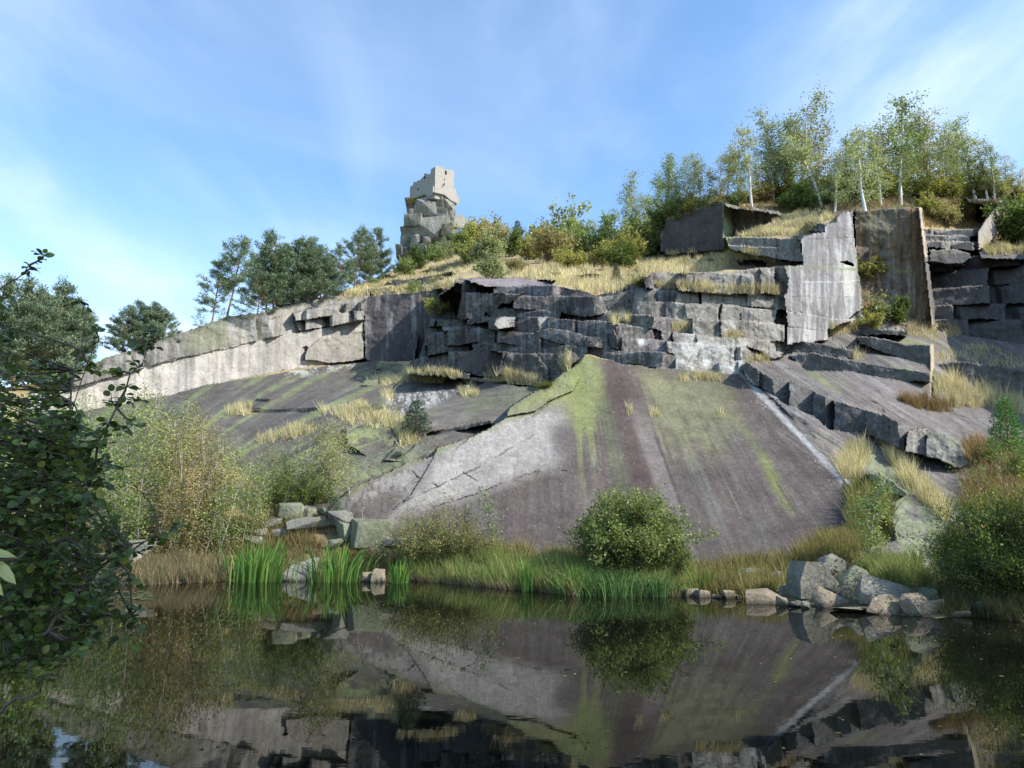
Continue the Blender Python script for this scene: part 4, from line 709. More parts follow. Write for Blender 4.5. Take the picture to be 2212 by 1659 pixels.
# birches of the upper rim
B1 = [birch(31, cb=.30, cols=GG, spread=.16), birch(32, cb=.42, cols=GG, spread=.15, lean=.10), birch(33, cb=.35, cols=GY_, spread=.18, lean=.08), birch(34, cb=.28, cols=((.17, .23, .09), (.21, .27, .10), (.28, .29, .11)), spread=.20, nl=5800), birch(35, cb=.30, cols=GR, spread=.17, nl=4200, stems=2), birch(36, cb=.42, cols=GG, spread=.17, nl=3800, stems=2, lean=.09)]
BIR = [(1570, 436, 322, 2, 'thin yellowing birch beside the dark rim wall corner'), (1626, 446, 284, 2, 'yellow leaved birch standing out at the turf edge'), (1650, 432, 320, 4, 'rusty leaved birch just behind the yellow leaved one'), (1672, 434, 300, 0, 'slim birch between the yellow leaved one and the tall pair'), (1688, 430, 236, 0, 'tall silvery birch, lower of the two tallest above the grassy ledge'),
 (1736, 426, 208, 5, 'tallest birch of the rim with forked crown'), (1716, 430, 296, 1, 'short birch under the tallest forked one'), (1776, 448, 262, 1, 'birch leaning outward at the green bush on the ledge'), (1803, 458, 332, 0, 'small birch at the prow top edge'), (1840, 428, 330, 4, 'half hidden rusty birch behind the prow top'), (1868, 454, 264, 0, 'white stemmed birch at the very edge over the stained wall'),
 (1904, 448, 296, 0, 'slanting white birch second along over the stained wall'), (1943, 446, 214, 3, 'tall dense green birch over the stained wall'), (1960, 430, 300, 0, 'birch close behind the tall dense green one'), (2010, 428, 226, 4, 'tall birch with curved white trunk and thin rusty crown'), (2024, 424, 252, 5, 'thin forked birch pressed against the curved trunk one'), (2050, 430, 298, 5, 'forked birch with a side trunk past the curved trunk one'),
 (2080, 426, 288, 2, 'yellow green birch past the forked side trunk one'), (2108, 428, 272, 0, 'rounded pale birch above the bright stepped corner'), (2134, 424, 306, 2, 'lower yellowish birch beside the rounded pale one'), (2164, 432, 336, 4, 'reddish birch near the rim end'), (2196, 440, 356, 4, 'red tinted birch last on the rim'), (2230, 440, 380, 2, 'yellow birch at the picture edge of the rim'),
 (1604, 440, 330, 3, 'green birch behind the thin yellowing one at the dark wall corner'), (1702, 428, 262, 3, 'green birch filling the gap beside the tall silvery one'), (1758, 428, 250, 4, 'rust tinted birch just past the tallest forked one'), (1822, 430, 300, 3, 'green birch in the row over the prow top'), (1888, 428, 280, 4, 'yellowing birch behind the white birches at the edge'), (1925, 428, 250, 5, 'feathery birch behind the tall dense green one'), (1990, 426, 262, 3, 'green birch behind the curved trunk one'), (2066, 424, 268, 3, 'leafy birch between the forked side trunk one and its yellow neighbour'), (2148, 428, 322, 3, 'small green birch before the reddish rim end one'),
 (1440, 472, 352, 0, 'birch at the lower corner of the dark rim wall'), (1464, 466, 330, 3, 'dense green birch on the dark rim wall'), (1490, 460, 342, 5, 'many stemmed birch on the dark rim wall'), (1520, 450, 322, 0, 'pale feathery birch topping the dark rim wall'), (1544, 446, 338, 4, 'rusty birch near the dark wall corner'), (1420, 505, 384, 3, 'dark green birch at the foot of the dark rim wall'), (1404, 525, 408, 5, 'bare looking birch in the gap by the dark rim wall'),
 (1350, 522, 376, 0, 'tall lone silvery birch above the middle shrubs'), (1376, 520, 440, 1, 'small grey birch beside the lone silvery one'), (1272, 545, 462, 1, 'small birch with visible white stem among the middle shrubs'), (1300, 540, 478, 4, 'rusty small birch between middle shrubs')]
for x, y, yt, k, lb in BIR: plant('birch_tree', B1[k], x, y + 2, yt, lb, 'birch tree', 'birches on the rim', dY=.8 if y < 470 else 1.5, sink=.2, wide=1.2)
# shrubs on the rim and along the slope
S1 = [bush(41, cols=GG, leaf=.21, nl=4600), bush(42, cols=GY_, leaf=.21, nl=4600), bush(43, cols=GR, leaf=.19, nl=4200, airy=.5), bush(44, cols=GD, leaf=.21, nl=5200), bush(45, cols=((.12, .17, .045), (.16, .20, .05)), leaf=.21, nl=5200)]
kinds = ['grey green', 'yellow green', 'rusty brown', 'dark green', 'bright green']
UND = [(1560, 440, 398, 2), (1590, 442, 404, 3), (1608, 440, 382, 2), (1640, 436, 376, 2), (1662, 432, 370, 1), (1690, 430, 380, 2), (1708, 430, 362, 1), (1735, 428, 384, 2), (1752, 430, 366, 3), (1770, 432, 356, 1), (1796, 434, 372, 3), (1815, 436, 368, 3), (1830, 430, 352, 1), (1856, 428, 360, 3), (1880, 430, 362, 3), (1902, 430, 350, 1), (1925, 428, 352, 3), (1952, 432, 372, 2), (1978, 430, 356, 1), (1996, 428, 350, 1), (2030, 430, 358, 1), (2056, 432, 348, 1), (2085, 430, 352, 1), (2120, 428, 350, 1), (2146, 430, 356, 2), (2176, 436, 372, 1), (2200, 442, 384, 2), (2240, 450, 390, 1), (1452, 470, 410, 0), (1478, 464, 400, 0), (1506, 458, 398, 1), (1530, 450, 396, 2), (1432, 490, 420, 3), (1412, 520, 440, 3), (1398, 535, 460, 2)]
for x, y, yt, k in UND: plant('undergrowth_bush', S1[k], x, y + 4, yt + .28 * (y - yt), kinds[k] + ' undergrowth bush under the rim birches', 'bush', 'undergrowth under the birches', part=('stems', 'foliage'), dY=1.6, sink=.3, wide=1.15)
SHR = [(1462, 476, 436, 3, 'dark bush spilling over the low end of the dark rim wall'), (1494, 464, 428, 1, 'yellowish bush on the lip of the dark rim wall'), (1524, 454, 424, 0, 'grey green bush on the lip of the dark rim wall'), (1548, 447, 418, 2, 'olive bush at the corner of the dark rim wall'), (1690, 448, 420, 4, 'low green bush on the turf below the yellow leaved birch'), (1722, 452, 402, 4, 'bright green spreading bush on the grassy ledge'), (1752, 448, 412, 3, 'dark bush next to the bright spreading bush'), (2010, 470, 418, 1, 'yellow green bush beside the stained wall top'), (2042, 490, 424, 2, 'rusty bush over the shaded steps'), (2072, 478, 430, 1, 'bush between the rusty one and the stepped corner'), (2196, 530, 428, 4, 'bright sunlit green bush at the far corner past the steps'), (2225, 520, 440, 4, 'bright green bush cut by the picture edge'),
 (1858, 612, 540, 1, 'yellow green bush clinging to the prow corner'), (1902, 700, 640, 0, 'grey green sprays at the foot of the stained wall'), (1942, 700, 646, 4, 'green sprays in the corner of the stained wall foot'), (1905, 600, 560, 2, 'brown trailing bush on the stained wall'), (1880, 712, 668, 1, 'thin bush on the rubble under the stained wall'),
 (872, 596, 556, 3, 'dark bush at the foot of the castle crag'), (905, 580, 538, 4, 'green bush before the castle crag'), (938, 566, 528, 3, 'leafy dark bush against the crag base'), (962, 560, 524, 0, 'grey bush where the crag meets the slope'), (992, 548, 505, 3, 'dark bush under the broken wall stub'), (1018, 542, 478, 1, 'bush rising beside the castle crag'), (1044, 536, 454, 2, 'large brownish bush on the skyline by the crag'), (1078, 540, 470, 2, 'round brown bush next along the skyline'), (1052, 566, 498, 0, 'pale green willow like bush before the brown bushes'), (1020, 572, 515, 1, 'yellow green bush in the straw below the brown bushes'), (1108, 552, 500, 4, 'bright green small tree in the skyline dip'), (1148, 560, 508, 1, 'yellowish bush beside the skyline dip'),
 (1060, 600, 546, 0, 'bluish young shrub at the slab edge'), (1118, 588, 548, 2, 'twiggy brown bush in the straw'), (1190, 568, 474, 2, 'broad brown green bush before the middle skyline'), (1216, 560, 448, 0, 'largest round grey green bush on the middle skyline'), (1250, 562, 482, 3, 'dark bush after the largest round one'), (1232, 582, 528, 1, 'low yellow green bush under the largest round one'), (1282, 566, 508, 2, 'reddish bush behind the small white stemmed birch'), (1302, 574, 515, 1, 'yellow bush in the straw under the small birches'), (1330, 560, 468, 3, 'tall dark bush before the lone silvery birch'), (1336, 582, 522, 4, 'fresh green bush in front of the tall dark bush'), (1362, 566, 496, 1, 'yellow green bush before the small grey birch'), (1385, 560, 486, 3, 'dark bush near the gap of the rim wall'), (1372, 540, 462, 2, 'rusty bush behind the dark gap bush'), (1408, 556, 505, 1, 'small yellowish bush at the dark rim wall foot'),
 (893, 632, 606, 3, 'small dark bush on the turf ledge over the stained face'), (945, 682, 636, 1, 'yellow bush on the ledge of the terraces'), (1170, 735, 722, 4, 'tiny green plant in the terraces')]
for x, y, yt, k, lb in SHR: plant('shrub', S1[k], x, y + 2, yt, lb, 'shrub', 'shrubs on the slope', part=('stems', 'foliage'), dY=.3, sink=.15, wide=1.1 if k != 2 else 1.0)
SP = [spruce(51, cols=((.10, .15, .085), (.13, .18, .10))), spruce(52, spread=.34, cols=((.12, .17, .12), (.16, .21, .14)), tuft=.20), spruce(53, spread=.30, cols=((.13, .26, .075), (.17, .31, .09)), tuft=.18)]
for x, y, yt, k, lb in [(1118, 540, 478, 0, 'slim spruce tip rising at the skyline dip'), (1150, 548, 487, 0, 'second slim spruce by the skyline dip'), (1332, 612, 570, 0, 'young spruce in the straw over the terraces'), (897, 942, 866, 1, 'small round blue green pine alone on the mossy slab'), (722, 1118, 1072, 1, 'small blue pine among the shore boulders'), (2184, 1000, 862, 2, 'bright green conifer on the slab near the big shore bush')]:
    plant('young_conifer', SP[k], x, y, yt, lb, 'conifer', None, dY=0, sink=.05, wide=1.25 if k == 1 else 1.0)
plant('young_pine', pine(55, H=3, cb=.35, spread=.3, nc=60, sparse=.5, tuft=.2, cols=((.06, .09, .045), (.08, .12, .055)), ws=(1, 1)), 992, 728, 668, 'young pine growing from a crevice in the terraces', 'pine tree', dY=-.2)
plant('young_pine', pine(56, H=3, cb=.1, spread=.4, nc=50, sparse=.4, tuft=.2, cols=((.07, .11, .045), (.08, .12, .055)), ws=(1, 1)), 1342, 652, 622, 'stunted pine hanging on the terrace edge', 'pine tree', dY=-.2)
# thicket on the far bank
yb = M_GREYB
TK = [birch(61, H=5, cb=.12, spread=.14, nl=2900, leaf=.085, cols=((.24, .32, .10), (.31, .35, .11), (.18, .26, .08)), ws=(4, 3, 3), bark=yb, tr=.006, droop=.2, open_=.95), birch(62, H=5, cb=.10, spread=.15, nl=2800, leaf=.085, cols=((.36, .22, .12), (.31, .29, .11), (.26, .28, .10)), ws=(3, 3, 3), bark=yb, tr=.006, droop=.2, open_=.95), birch(63, H=5, cb=.10, spread=.16, nl=2900, leaf=.085, cols=((.20, .30, .09), (.28, .34, .10), (.15, .24, .07)), ws=(4, 3, 3), bark=yb, tr=.006, stems=2, droop=.2, open_=.95),
      birch(64, H=5, cb=.15, spread=.15, nl=2300, leaf=.095, cols=((.33, .34, .14), (.28, .31, .12), (.36, .29, .14)), ws=(4, 3, 3), bark=yb, tr=.006, droop=.2, open_=.95)]
tl = ['pale green', 'reddish', 'many stemmed green', 'thin leaved yellowish']
TH_ = [(170, 1030, 838, 0), (130, 1040, 850, 2), (200, 1060, 862, 0), (318, 1150, 900, 1), (398, 1170, 905, 3), (464, 1165, 935, 1), (286, 1160, 905, 3), (225, 1185, 960, 0), (262, 1190, 985, 2), (300, 1192, 935, 0), (335, 1195, 975, 1), (372, 1196, 950, 1), (405, 1196, 985, 1), (440, 1195, 960, 3), (472, 1190, 1000, 2), (505, 1185, 980, 2), (540, 1170, 1010, 0), (575, 1150, 1000, 3), (190, 1180, 1000, 2), (150, 1175, 980, 2), (425, 1180, 915, 1), (240, 1110, 880, 0), (272, 1115, 850, 0), (310, 1110, 870, 3), (345, 1115, 855, 0), (380, 1120, 885, 1), (420, 1115, 900, 1), (455, 1110, 925, 1), (490, 1100, 940, 2), (525, 1095, 950, 2), (560, 1090, 970, 0), (590, 1085, 985, 3), (330, 1040, 832, 3), (300, 1040, 850, 0), (365, 1040, 868, 3), (395, 1050, 890, 1), (260, 1030, 872, 2), (210, 1040, 890, 2), (622, 1085, 970, 0), (610, 1110, 1030, 2)]
for x, y, yt, k in TH_: plant('young_birch', TK[k], x, y, yt, tl[k] + ' young birch in the thicket beyond the alder', 'birch sapling', 'thicket of young birches', sink=.05, wide=1.2, part=('trunk', 'crown'))
for x, y, yt, k, lb in [(686, 1085, 902, 3, 'pale willow sapling before the mossy slab'), (726, 1080, 898, 3, 'tallest pale willow sapling before the mossy slab'), (758, 1070, 930, 3, 'pale sapling nearest the bright slab edge'), (708, 1085, 960, 0, 'short sapling between the pale willow saplings'), (640, 1080, 935, 2, 'many stemmed sapling joining the thicket to the pale willows'), (664, 1085, 925, 0, 'green sapling beside the many stemmed one before the slab'), (600, 1085, 960, 3, 'yellowish sapling where the thicket thins out')]: plant('willow_sapling', TK[k], x, y, yt, lb, 'willow sapling', 'pale saplings before the slab', sink=.05, wide=1.5)
S2 = [bush(71, H=2.2, wid=1.5, cols=((.17, .23, .06), (.23, .28, .075)), leaf=.095, nl=5000), bush(72, H=2.2, wid=1.1, cols=((.22, .26, .09), (.29, .29, .10), (.34, .25, .09)), ws=(3, 2, 1), leaf=.075, nl=4200, airy=1.1, nst=18), bush(73, H=2.4, wid=1.5, cols=((.14, .18, .062), (.18, .22, .07), (.25, .27, .09)), ws=(4, 3, 2), leaf=.09, nl=52000, nst=66, clump=.7, airy=.4, vmin=.82, asp=.5, base=.0), bush(74, H=3.2, wid=1.25, cols=((.13, .19, .045), (.17, .24, .05), (.25, .29, .055)), ws=(4, 3, 2), leaf=.075, nl=34000, nst=56, clump=.7, airy=.5, vmin=.75, asp=.5, base=.0), bush(75, H=2, wid=1.2, cols=((.20, .30, .08), (.26, .36, .10)), leaf=.095, nl=2600)]
for x, y, yt, k, w, lb in [(650, 1095, 1012, 0, 1.0, 'dense green bush above the shore boulders'), (600, 1105, 1030, 0, 1.0, 'yellow green bush at the thicket edge'), (690, 1090, 1040, 0, 1.0, 'low green bush under the pale willow saplings'), (45, 1060, 842, 4, 1.0, 'tall bright green bush glimpsed through the alder'), (110, 1080, 900, 4, 1.0, 'green bush deeper behind the alder'), (-30, 1080, 860, 4, 1.0, 'green bush cut by the picture edge behind the alder'),
   (930, 1218, 1098, 1, 1.0, 'yellowish willow bush on the grassy shore'), (972, 1217, 1086, 1, .95, 'taller yellowish willow bush next to the aspen sprig'), (1030, 1216, 1128, 1, .9, 'small airy willow under the sparse aspen'), (886, 1214, 1105, 1, 1.3, 'thin willow bush at the bright slab foot'), (1010, 1215, 1130, 1, 1.2, 'loose bush at the sparse aspen'), (1075, 1216, 1150, 1, 1.2, 'low loose bush trailing off along the shore'), (2150, 1010, 955, 0, 1.3, 'bush below the bright conifer'), (2205, 1040, 960, 0, 1.2, 'leafy bush at the frame edge by the conifer'), (2120, 1040, 1000, 4, 1.3, 'low plant before the bright conifer'), (1868, 1245, 1205, 0, 1.4, 'low green bush at the birch sapling foot'), (1915, 1225, 1190, 1, 1.3, 'brambles on the rock by the birch sapling'), (1812, 1208, 1180, 0, 1.5, 'low leafy plant behind the upper boulder')]:
    plant('shore_bush' if y > 1150 else 'bush', S2[k], x, y, yt, lb, 'bush', None, part=('stems', 'foliage'), sink=.05, wide=w)
plant('alder_bush', S2[2], 1362, 1256, 1082, 'large round dark green bush on the shore before the great slab', 'bush', part=('stems', 'foliage'), sink=.1, wide=1.12, rz=.4)
plant('alder_bush', S2[2], 1440, 1262, 1150, 'smaller bush pressed against the large round shore bush', 'bush', part=('stems', 'foliage'), sink=.1, wide=.7, rz=2.4)
plant('willow_bush', S2[3], 2150, 1292, 1072, 'huge willow bush hanging over the dark end of the pond', 'bush', part=('stems', 'foliage'), sink=.1, wide=1.05, rz=1.0)
plant('willow_bush', S2[3], 2300, 1310, 1030, 'willow bush mostly beyond the picture edge by the pond end', 'bush', part=('stems', 'foliage'), sink=.1, wide=1.0, rz=3.0)
plant('willow_bush', S2[3], 2085, 1280, 1140, 'lower willow bush in front of the huge one', 'bush', part=('stems', 'foliage'), sink=.1, wide=1.0, rz=4.0)
bs = birch(81, H=4, cb=.15, spread=.17, nl=3000, leaf=.12, cols=((.20, .28, .10), (.26, .31, .12), (.38, .34, .11)), ws=(4, 3, 1), tr=.008, droop=.5, open_=.9, lean=.03)
plant('birch_sapling', bs, 1880, 1222, 1025, 'white stemmed young birch beside the shore boulders', 'birch sapling', sink=.05, wide=1.15, rz=2.2)
plant('aspen_sapling', birch(82, H=3, cb=.3, spread=.13, nl=1400, leaf=.09, cols=((.17, .20, .10), (.20, .22, .12)), ws=(1, 1), tr=.006, droop=.1, open_=.8), 1072, 1205, 1052, 'sparse young aspen with pale leaves before the slab', 'aspen sapling', sink=.05)
plant('aspen_sapling', birch(83, H=3, cb=.15, spread=.1, nl=1400, leaf=.09, cols=((.17, .19, .08), (.22, .21, .08)), ws=(1, 1), tr=.006, droop=.1, open_=.8), 1004, 1206, 1088, 'thin leafy sapling rising from the willow bush', 'aspen sapling', sink=.05)
plant('aspen_sapling', birch(83, H=3, cb=.15, spread=.1, nl=300, leaf=.095, cols=((.24, .14, .06), (.22, .17, .06)), ws=(1, 1), tr=.005, droop=.1, open_=.8), 782, 1150, 1068, 'orange tinted sapling by the purple slab foot', 'aspen sapling', sink=.05)
sn = snag(91)
for x, y, yt, lb in [(330, 900, 800, 'bare twiggy shrub before the pale wall'), (1335, 1215, 1050, 'dead twigs sticking out of the large round bush'), (1395, 1215, 1085, 'dead twigs beside the large round bush'), (2165, 1080, 990, 'bare red twigs above the huge willow bush'), (2130, 1090, 1005, 'short bare twigs above the huge willow bush')]: plant('bare_shrub', sn, x, y, yt, lb, 'bare shrub', part=('trunk', 'branches'))
# ---------------------------------------------------------------- ferns
def fern(seed, n=18, H=1.0):
    rs = np.random.RandomState(seed); T, C = Geo(), Geo()
    for i in range(n):
        az = rs.uniform(0, 6.283); B = bend(rs, (0, 0, 0), (math.cos(az) * .7, math.sin(az) * .7, 1), H * rs.uniform(.8, 1.2), 7, .04, -1.3); T.tube(B, np.linspace(.012, .003, 8), (.2, .2, .1), 3); d = np.gradient(B, axis=0)
        for j in range(1, 8):
            s = np.cross(d[j], [0, 0, 1]); s /= np.linalg.norm(s); C.leaves(np.array([B[j], B[j]] * 2) + d[j] * np.array([[0], [0], [.5], [.5]]), np.full(4, .24 * H * (1 - j / 9)), rs, pal(rs, 4, ((.16, .20, .05), (.26, .24, .05)), (2, 1)), .3, np.array([s, -s] * 2), 1.5)
    return T.mesh('stalks', M_TWIG), C.mesh('fronds', M_LEAF), H * .75
fe = fern(5)
for x, y, yt, lb in [(806, 890, 868, 'yellow green fern in the straw on the mossy slab'), (1385, 620, 588, 'large yellowing fern at the terrace top'), (1182, 838, 814, 'green fern where terraces meet the green slab'), (1170, 840, 822, 'small fern beside the green slab top'), (925, 815, 803, 'green fern tuft under the terraces'), (2180, 1022, 1004, 'fern on the slab by the conifer')]: plant('fern', fe, x, y, yt, lb, 'fern', 'ferns on the rock', part=('stalks', 'fronds'), wide=1.2)
# ---------------------------------------------------------------- iris and sedge clumps along the water
def iris(seed, n, W_, H=1.0, cols=((.10, .21, .045), (.15, .26, .05), (.22, .27, .07)), ws=(4, 3, 1), lean=.32, wd=.022):
    rs = np.random.RandomState(seed); G = Geo(); V = []
    for i in range(n):
        bx, by = rs.normal() * W_ * .22, rs.normal() * W_ * .16; h = H * rs.uniform(.42, 1.08); lx = (bx / W_ * 2.6 + rs.normal() * .30) * lean * h; ly = rs.normal() * lean * .4 * h; w = wd * rs.uniform(.7, 1.2); a = rs.uniform(-.8, .8); s = np.array([math.cos(a), math.sin(a), 0]) * w
        p0 = np.array([bx, by, -.12]); p1 = p0 + [lx * .3, ly * .3, h * .55 + .12]; p2 = p0 + [lx, ly, h * rs.uniform(.86, 1.0) + .12]; m = .5 * (p1 + p2) + [0, 0, .04 * h]
        c = pal(rs, 1, cols, ws, .15)[0]; G.add([p0 - s, p0 + s, p1 + s, p1 - s], [(0, 1, 2, 3)], c * .9); G.add([p1 - s, p1 + s, m + s * .7, m - s * .7], [(0, 1, 2, 3)], c); G.add([m - s * .7, m + s * .7, p2 + s * .1, p2 - s * .1], [(0, 1, 2, 3)], c * 1.05)
    return G.mesh('iris_clump', M_GRASS)
IR = [(552, 1256, 1160, 130, 230, 'broad bright iris clump, largest along the pond'), (726, 1256, 1172, 118, 190, 'second bright iris clump beside the smooth shore boulder'), (358, 1240, 1168, 90, 120, 'dark iris clump at the thicket foot'), (430, 1236, 1188, 80, 70, 'faint low iris clump in the reddish reeds'), (858, 1260, 1206, 46, 60, 'narrow iris clump by the two wedged stones'), (1142, 1277, 1200, 34, 40, 'upright iris tuft in the undercut turf bank'), (1236, 1284, 1212, 50, 60, 'iris tuft at the start of the sedge'), (1522, 1284, 1212, 44, 36, 'small iris tuft behind the orange stone'), (1650, 1276, 1226, 44, 24, 'thin iris tuft on the flat brown stone'), (1604, 1276, 1232, 40, 20, 'sparse iris tuft before the mossy stone')]
for i, (x, y, yt, w, n, lb) in enumerate(IR):
    p = pt(x, y, float(Y_at_z(x, y, 0.0))); h = pt(x, yt, p.y).z; tag(obj('iris_clump', iris(100 + i, int(n * .8), w * p.y / F, h, wd=.016 if n > 50 else .012, cols=((.07, .15, .05), (.10, .18, .06), (.16, .2, .08)) if i in (2, 3, 8, 9) else ((.10, .21, .045), (.15, .26, .05), (.22, .27, .07))), None, p), lb, 'iris', 'irises along the pond')
for i, (x, y, yt, w, n, lb) in enumerate([(1330, 1286, 1224, 150, 260, 'leaning green sedge in front of the large round bush'), (1420, 1288, 1238, 60, 150, 'short sedge at the smaller shore bush'), (1275, 1285, 1228, 80, 120, 'sedge next to the iris tuft')]):
    p = pt(x, y, float(Y_at_z(x, y, 0.0))); h = pt(x, yt, p.y).z; tag(obj('sedge_clump', iris(120 + i, n, w * p.y / F, h, cols=((.08, .16, .05), (.12, .2, .06)), ws=(1, 1), lean=.7, wd=.01), None, p), lb, 'sedge', 'sedges along the pond')
# ---------------------------------------------------------------- grass nobody could count
def scatter(polys, seed):
    """polys: (polygon, blades, height m, colours, weights) -> triangles on the hill surface"""
    rs = np.random.RandomState(seed); V, C = [], []
    for poly, n, h, cs, ws in polys:
        a = np.array(poly, float); lo, hi = a.min(0), a.max(0); q = np.empty((0, 2))
        while len(q) < n:
            r = lo + rs.rand(n * 2, 2) * (hi - lo); r = r[inpoly(r[:, 0] + 4 * vnoise(r[:, 0] / 9, r[:, 1] / 9, 1, 5), r[:, 1] + 3 * vnoise(r[:, 0] / 9, r[:, 1] / 9, 2, 5), poly)]
            cl = vnoise(r[:, 0] / 7, r[:, 1] / 4, 3, 7) * .6 + vnoise(r[:, 0] / 30, r[:, 1] / 15, 4, 8) * .5; r = r[cl > rs.rand(len(r)) * .7 - .45]; q = np.concatenate([q, r])
        q = q[:n]; i = np.clip(np.searchsorted(xs, q[:, 0]), 0, len(xs) - 1); t = (q[:, 1] - ytop[i]) / (ybot[i] - ytop[i]); Yv = HY[np.clip(np.round(t * (NR - 1)).astype(int), 0, NR - 1), i]
        P = PT(q[:, 0], q[:, 1], Yv - .04); hh = h * rs.uniform(.45, 1.15, n) * (1 + .5 * vnoise(q[:, 0] / 12, q[:, 1] / 8, 6, 9)); d = rs.normal(size=(n, 3)) * [.30, .30, 0] + [-.10, 0, 1]; w = np.maximum(.012, Yv * .00042) * rs.uniform(.6, 1.3, n); az = rs.uniform(-.9, .9, n)
        s = np.stack([np.cos(az), np.sin(az), 0 * az], 1) * w[:, None]; P[:, 2] -= .06; V.append(np.stack([P - s, P + s, P + d * (hh + .06)[:, None]], 1).reshape(-1, 3))
        c = pal(rs, n, cs, ws, .2) * (1 + .25 * vnoise(q[:, 0] / 20, q[:, 1] / 10, 8, 3))[:, None]; C.append(np.repeat(c, 3, 0))
    V = np.concatenate(V); return mesh_np('grass', V, np.arange(len(V)).reshape(-1, 3), M_GRASS, np.concatenate(C))
ST = ((.60, .49, .30), (.68, .58, .38), (.44, .34, .19), (.27, .27, .12)); sw = (4, 4, 2, 2); RU = ((.26, .15, .07), (.36, .24, .11), (.20, .16, .07))
rim = [(1600 + i * 20, 428) for i in range(31)]
DG = [([(725, 640), (786, 612), (836, 594), (886, 568), (930, 550), (1000, 533), (1012, 552), (905, 592), (850, 606), (770, 640)], 4200, .4, ST, sw), ([(720, 652), (786, 630), (850, 622), (906, 612), (960, 598), (990, 600), (975, 622), (925, 628), (800, 641)], 3600, .4, ST, sw), ([(850, 606), (905, 592), (960, 570), (1010, 552), (1050, 548), (1070, 560), (1030, 585), (960, 592), (880, 604)], 3200, .45, ST, sw),
 ([(1030, 590), (1060, 565), (1110, 545), (1260, 556), (1400, 545), (1590, 543), (1612, 560), (1545, 588), (1410, 590), (1350, 626), (1290, 638), (1240, 624), (1190, 606), (1100, 598)], 17000, .55, ST, sw),
 ([(1590, 510), (1640, 488), (1690, 468), (1730, 455), (1792, 450), (1802, 470), (1765, 482), (1740, 506), (1610, 513)], 5200, .45, ST, sw), ([(1568, 545), (1620, 543), (1690, 566), (1600, 563)], 1600, .5, ST, sw),
 ([(1600, 440), (1700, 425), (1800, 435), (1990, 430), (2160, 436), (2160, 448), (1990, 446), (1850, 455), (1700, 456), (1600, 452)], 3500, .5, RU, (1, 1, 1)), ([(1990, 450), (2100, 445), (2110, 492), (2000, 492)], 4500, .5, RU, (1, 2, 1)), ([(2120, 530), (2160, 515), (2230, 520), (2230, 548), (2130, 550)], 2200, .6, ST, sw),
 ([(1500, 614), (1595, 620), (1690, 630), (1690, 637), (1590, 634), (1500, 628)], 900, .4, ST, sw), ([(1415, 612), (1500, 612), (1500, 628), (1420, 624)], 700, .45, ST, sw), ([(1620, 622), (1690, 622), (1695, 635), (1620, 634)], 700, .45, ST, sw), ([(1455, 700), (1490, 705), (1480, 718), (1450, 716)], 260, .5, ST, sw), ([(1325, 692), (1360, 692), (1360, 702), (1325, 700)], 260, .5, ST, sw), ([(1560, 720), (1610, 722), (1610, 732), (1560, 728)], 300, .3, ST, sw),
 ([(860, 800), (900, 795), (965, 800), (1000, 812), (950, 828), (860, 825)], 2200, .42, ST, sw), ([(790, 815), (850, 808), (870, 830), (800, 834)], 1000, .42, ST, sw), ([(720, 900), (780, 880), (850, 895), (880, 915), (860, 925), (760, 922)], 2300, .45, ST, sw), ([(690, 885), (790, 876), (800, 890), (700, 898)], 900, .4, ST, sw), ([(985, 845), (1020, 835), (1035, 850), (1010, 862)], 500, .4, ST, sw), ([(485, 882), (540, 878), (545, 896), (490, 898)], 600, .5, ST, sw), ([(555, 945), (640, 925), (700, 925), (640, 945), (560, 960)], 900, .4, ST, sw), ([(820, 850), (850, 845), (850, 880), (832, 885)], 300, .45, ST, sw), ([(850, 930), (880, 925), (910, 955), (870, 968)], 500, .4, ST, sw),
 ([(1040, 810), (1100, 806), (1170, 820), (1160, 832), (1050, 824)], 1400, .5, ST, sw), ([(1212, 775), (1236, 770), (1232, 800), (1215, 800)], 350, .7, ST, sw), ([(1470, 812), (1560, 812), (1560, 824), (1470, 824)], 650, .4, ST, sw), ([(1355, 880), (1372, 878), (1372, 896), (1355, 896)], 70, .35, ST, sw), ([(1405, 885), (1424, 885), (1424, 900), (1405, 898)], 90, .35, ST, sw), ([(1550, 890), (1566, 885), (1566, 905), (1552, 905)], 60, .35, ST, sw),
 ([(1610, 765), (1650, 762), (1670, 780), (1612, 783)], 500, .4, ST, sw), ([(1790, 705), (1850, 700), (1860, 716), (1790, 725)], 700, .4, ST, sw), ([(1960, 705), (2060, 700), (2080, 720), (2020, 740), (1960, 722)], 1300, .5, ST, sw), ([(2018, 770), (2070, 745), (2140, 745), (2212, 775), (2212, 800), (2140, 790), (2080, 782), (2022, 786)], 1100, .4, ST, sw), ([(1845, 780), (1850, 760), (1870, 770), (1860, 782)], 100, .6, ST, sw),
 ([(2018, 830), (2060, 820), (2110, 845), (2212, 868), (2212, 900), (2150, 885), (2080, 880), (2022, 872)], 3200, .75, ST, sw), ([(1940, 866), (2010, 862), (2060, 875), (2060, 890), (1990, 884)], 1300, .5, RU, (2, 1, 1)), ([(1810, 1012), (1835, 975), (1868, 958), (1882, 965), (1876, 1005), (1850, 1035), (1825, 1035)], 1800, .55, ST, sw), ([(1915, 975), (1940, 970), (1965, 1010), (1950, 1020), (1925, 1000)], 700, .5, ST, sw), ([(1945, 1030), (1975, 1015), (2010, 1060), (2050, 1100), (2045, 1130), (2000, 1090), (1960, 1060)], 1900, .55, ST, sw), ([(2080, 960), (2130, 950), (2212, 990), (2212, 1060), (2130, 1040), (2090, 1000)], 2600, .6, RU, (1, 2, 1)), ([(2100, 1040), (2212, 1050), (2212, 1110), (2080, 1100)], 2600, .6, RU, (1, 2, 1))]
tag(obj('dry_grass', scatter(DG, 3)), kind='stuff')
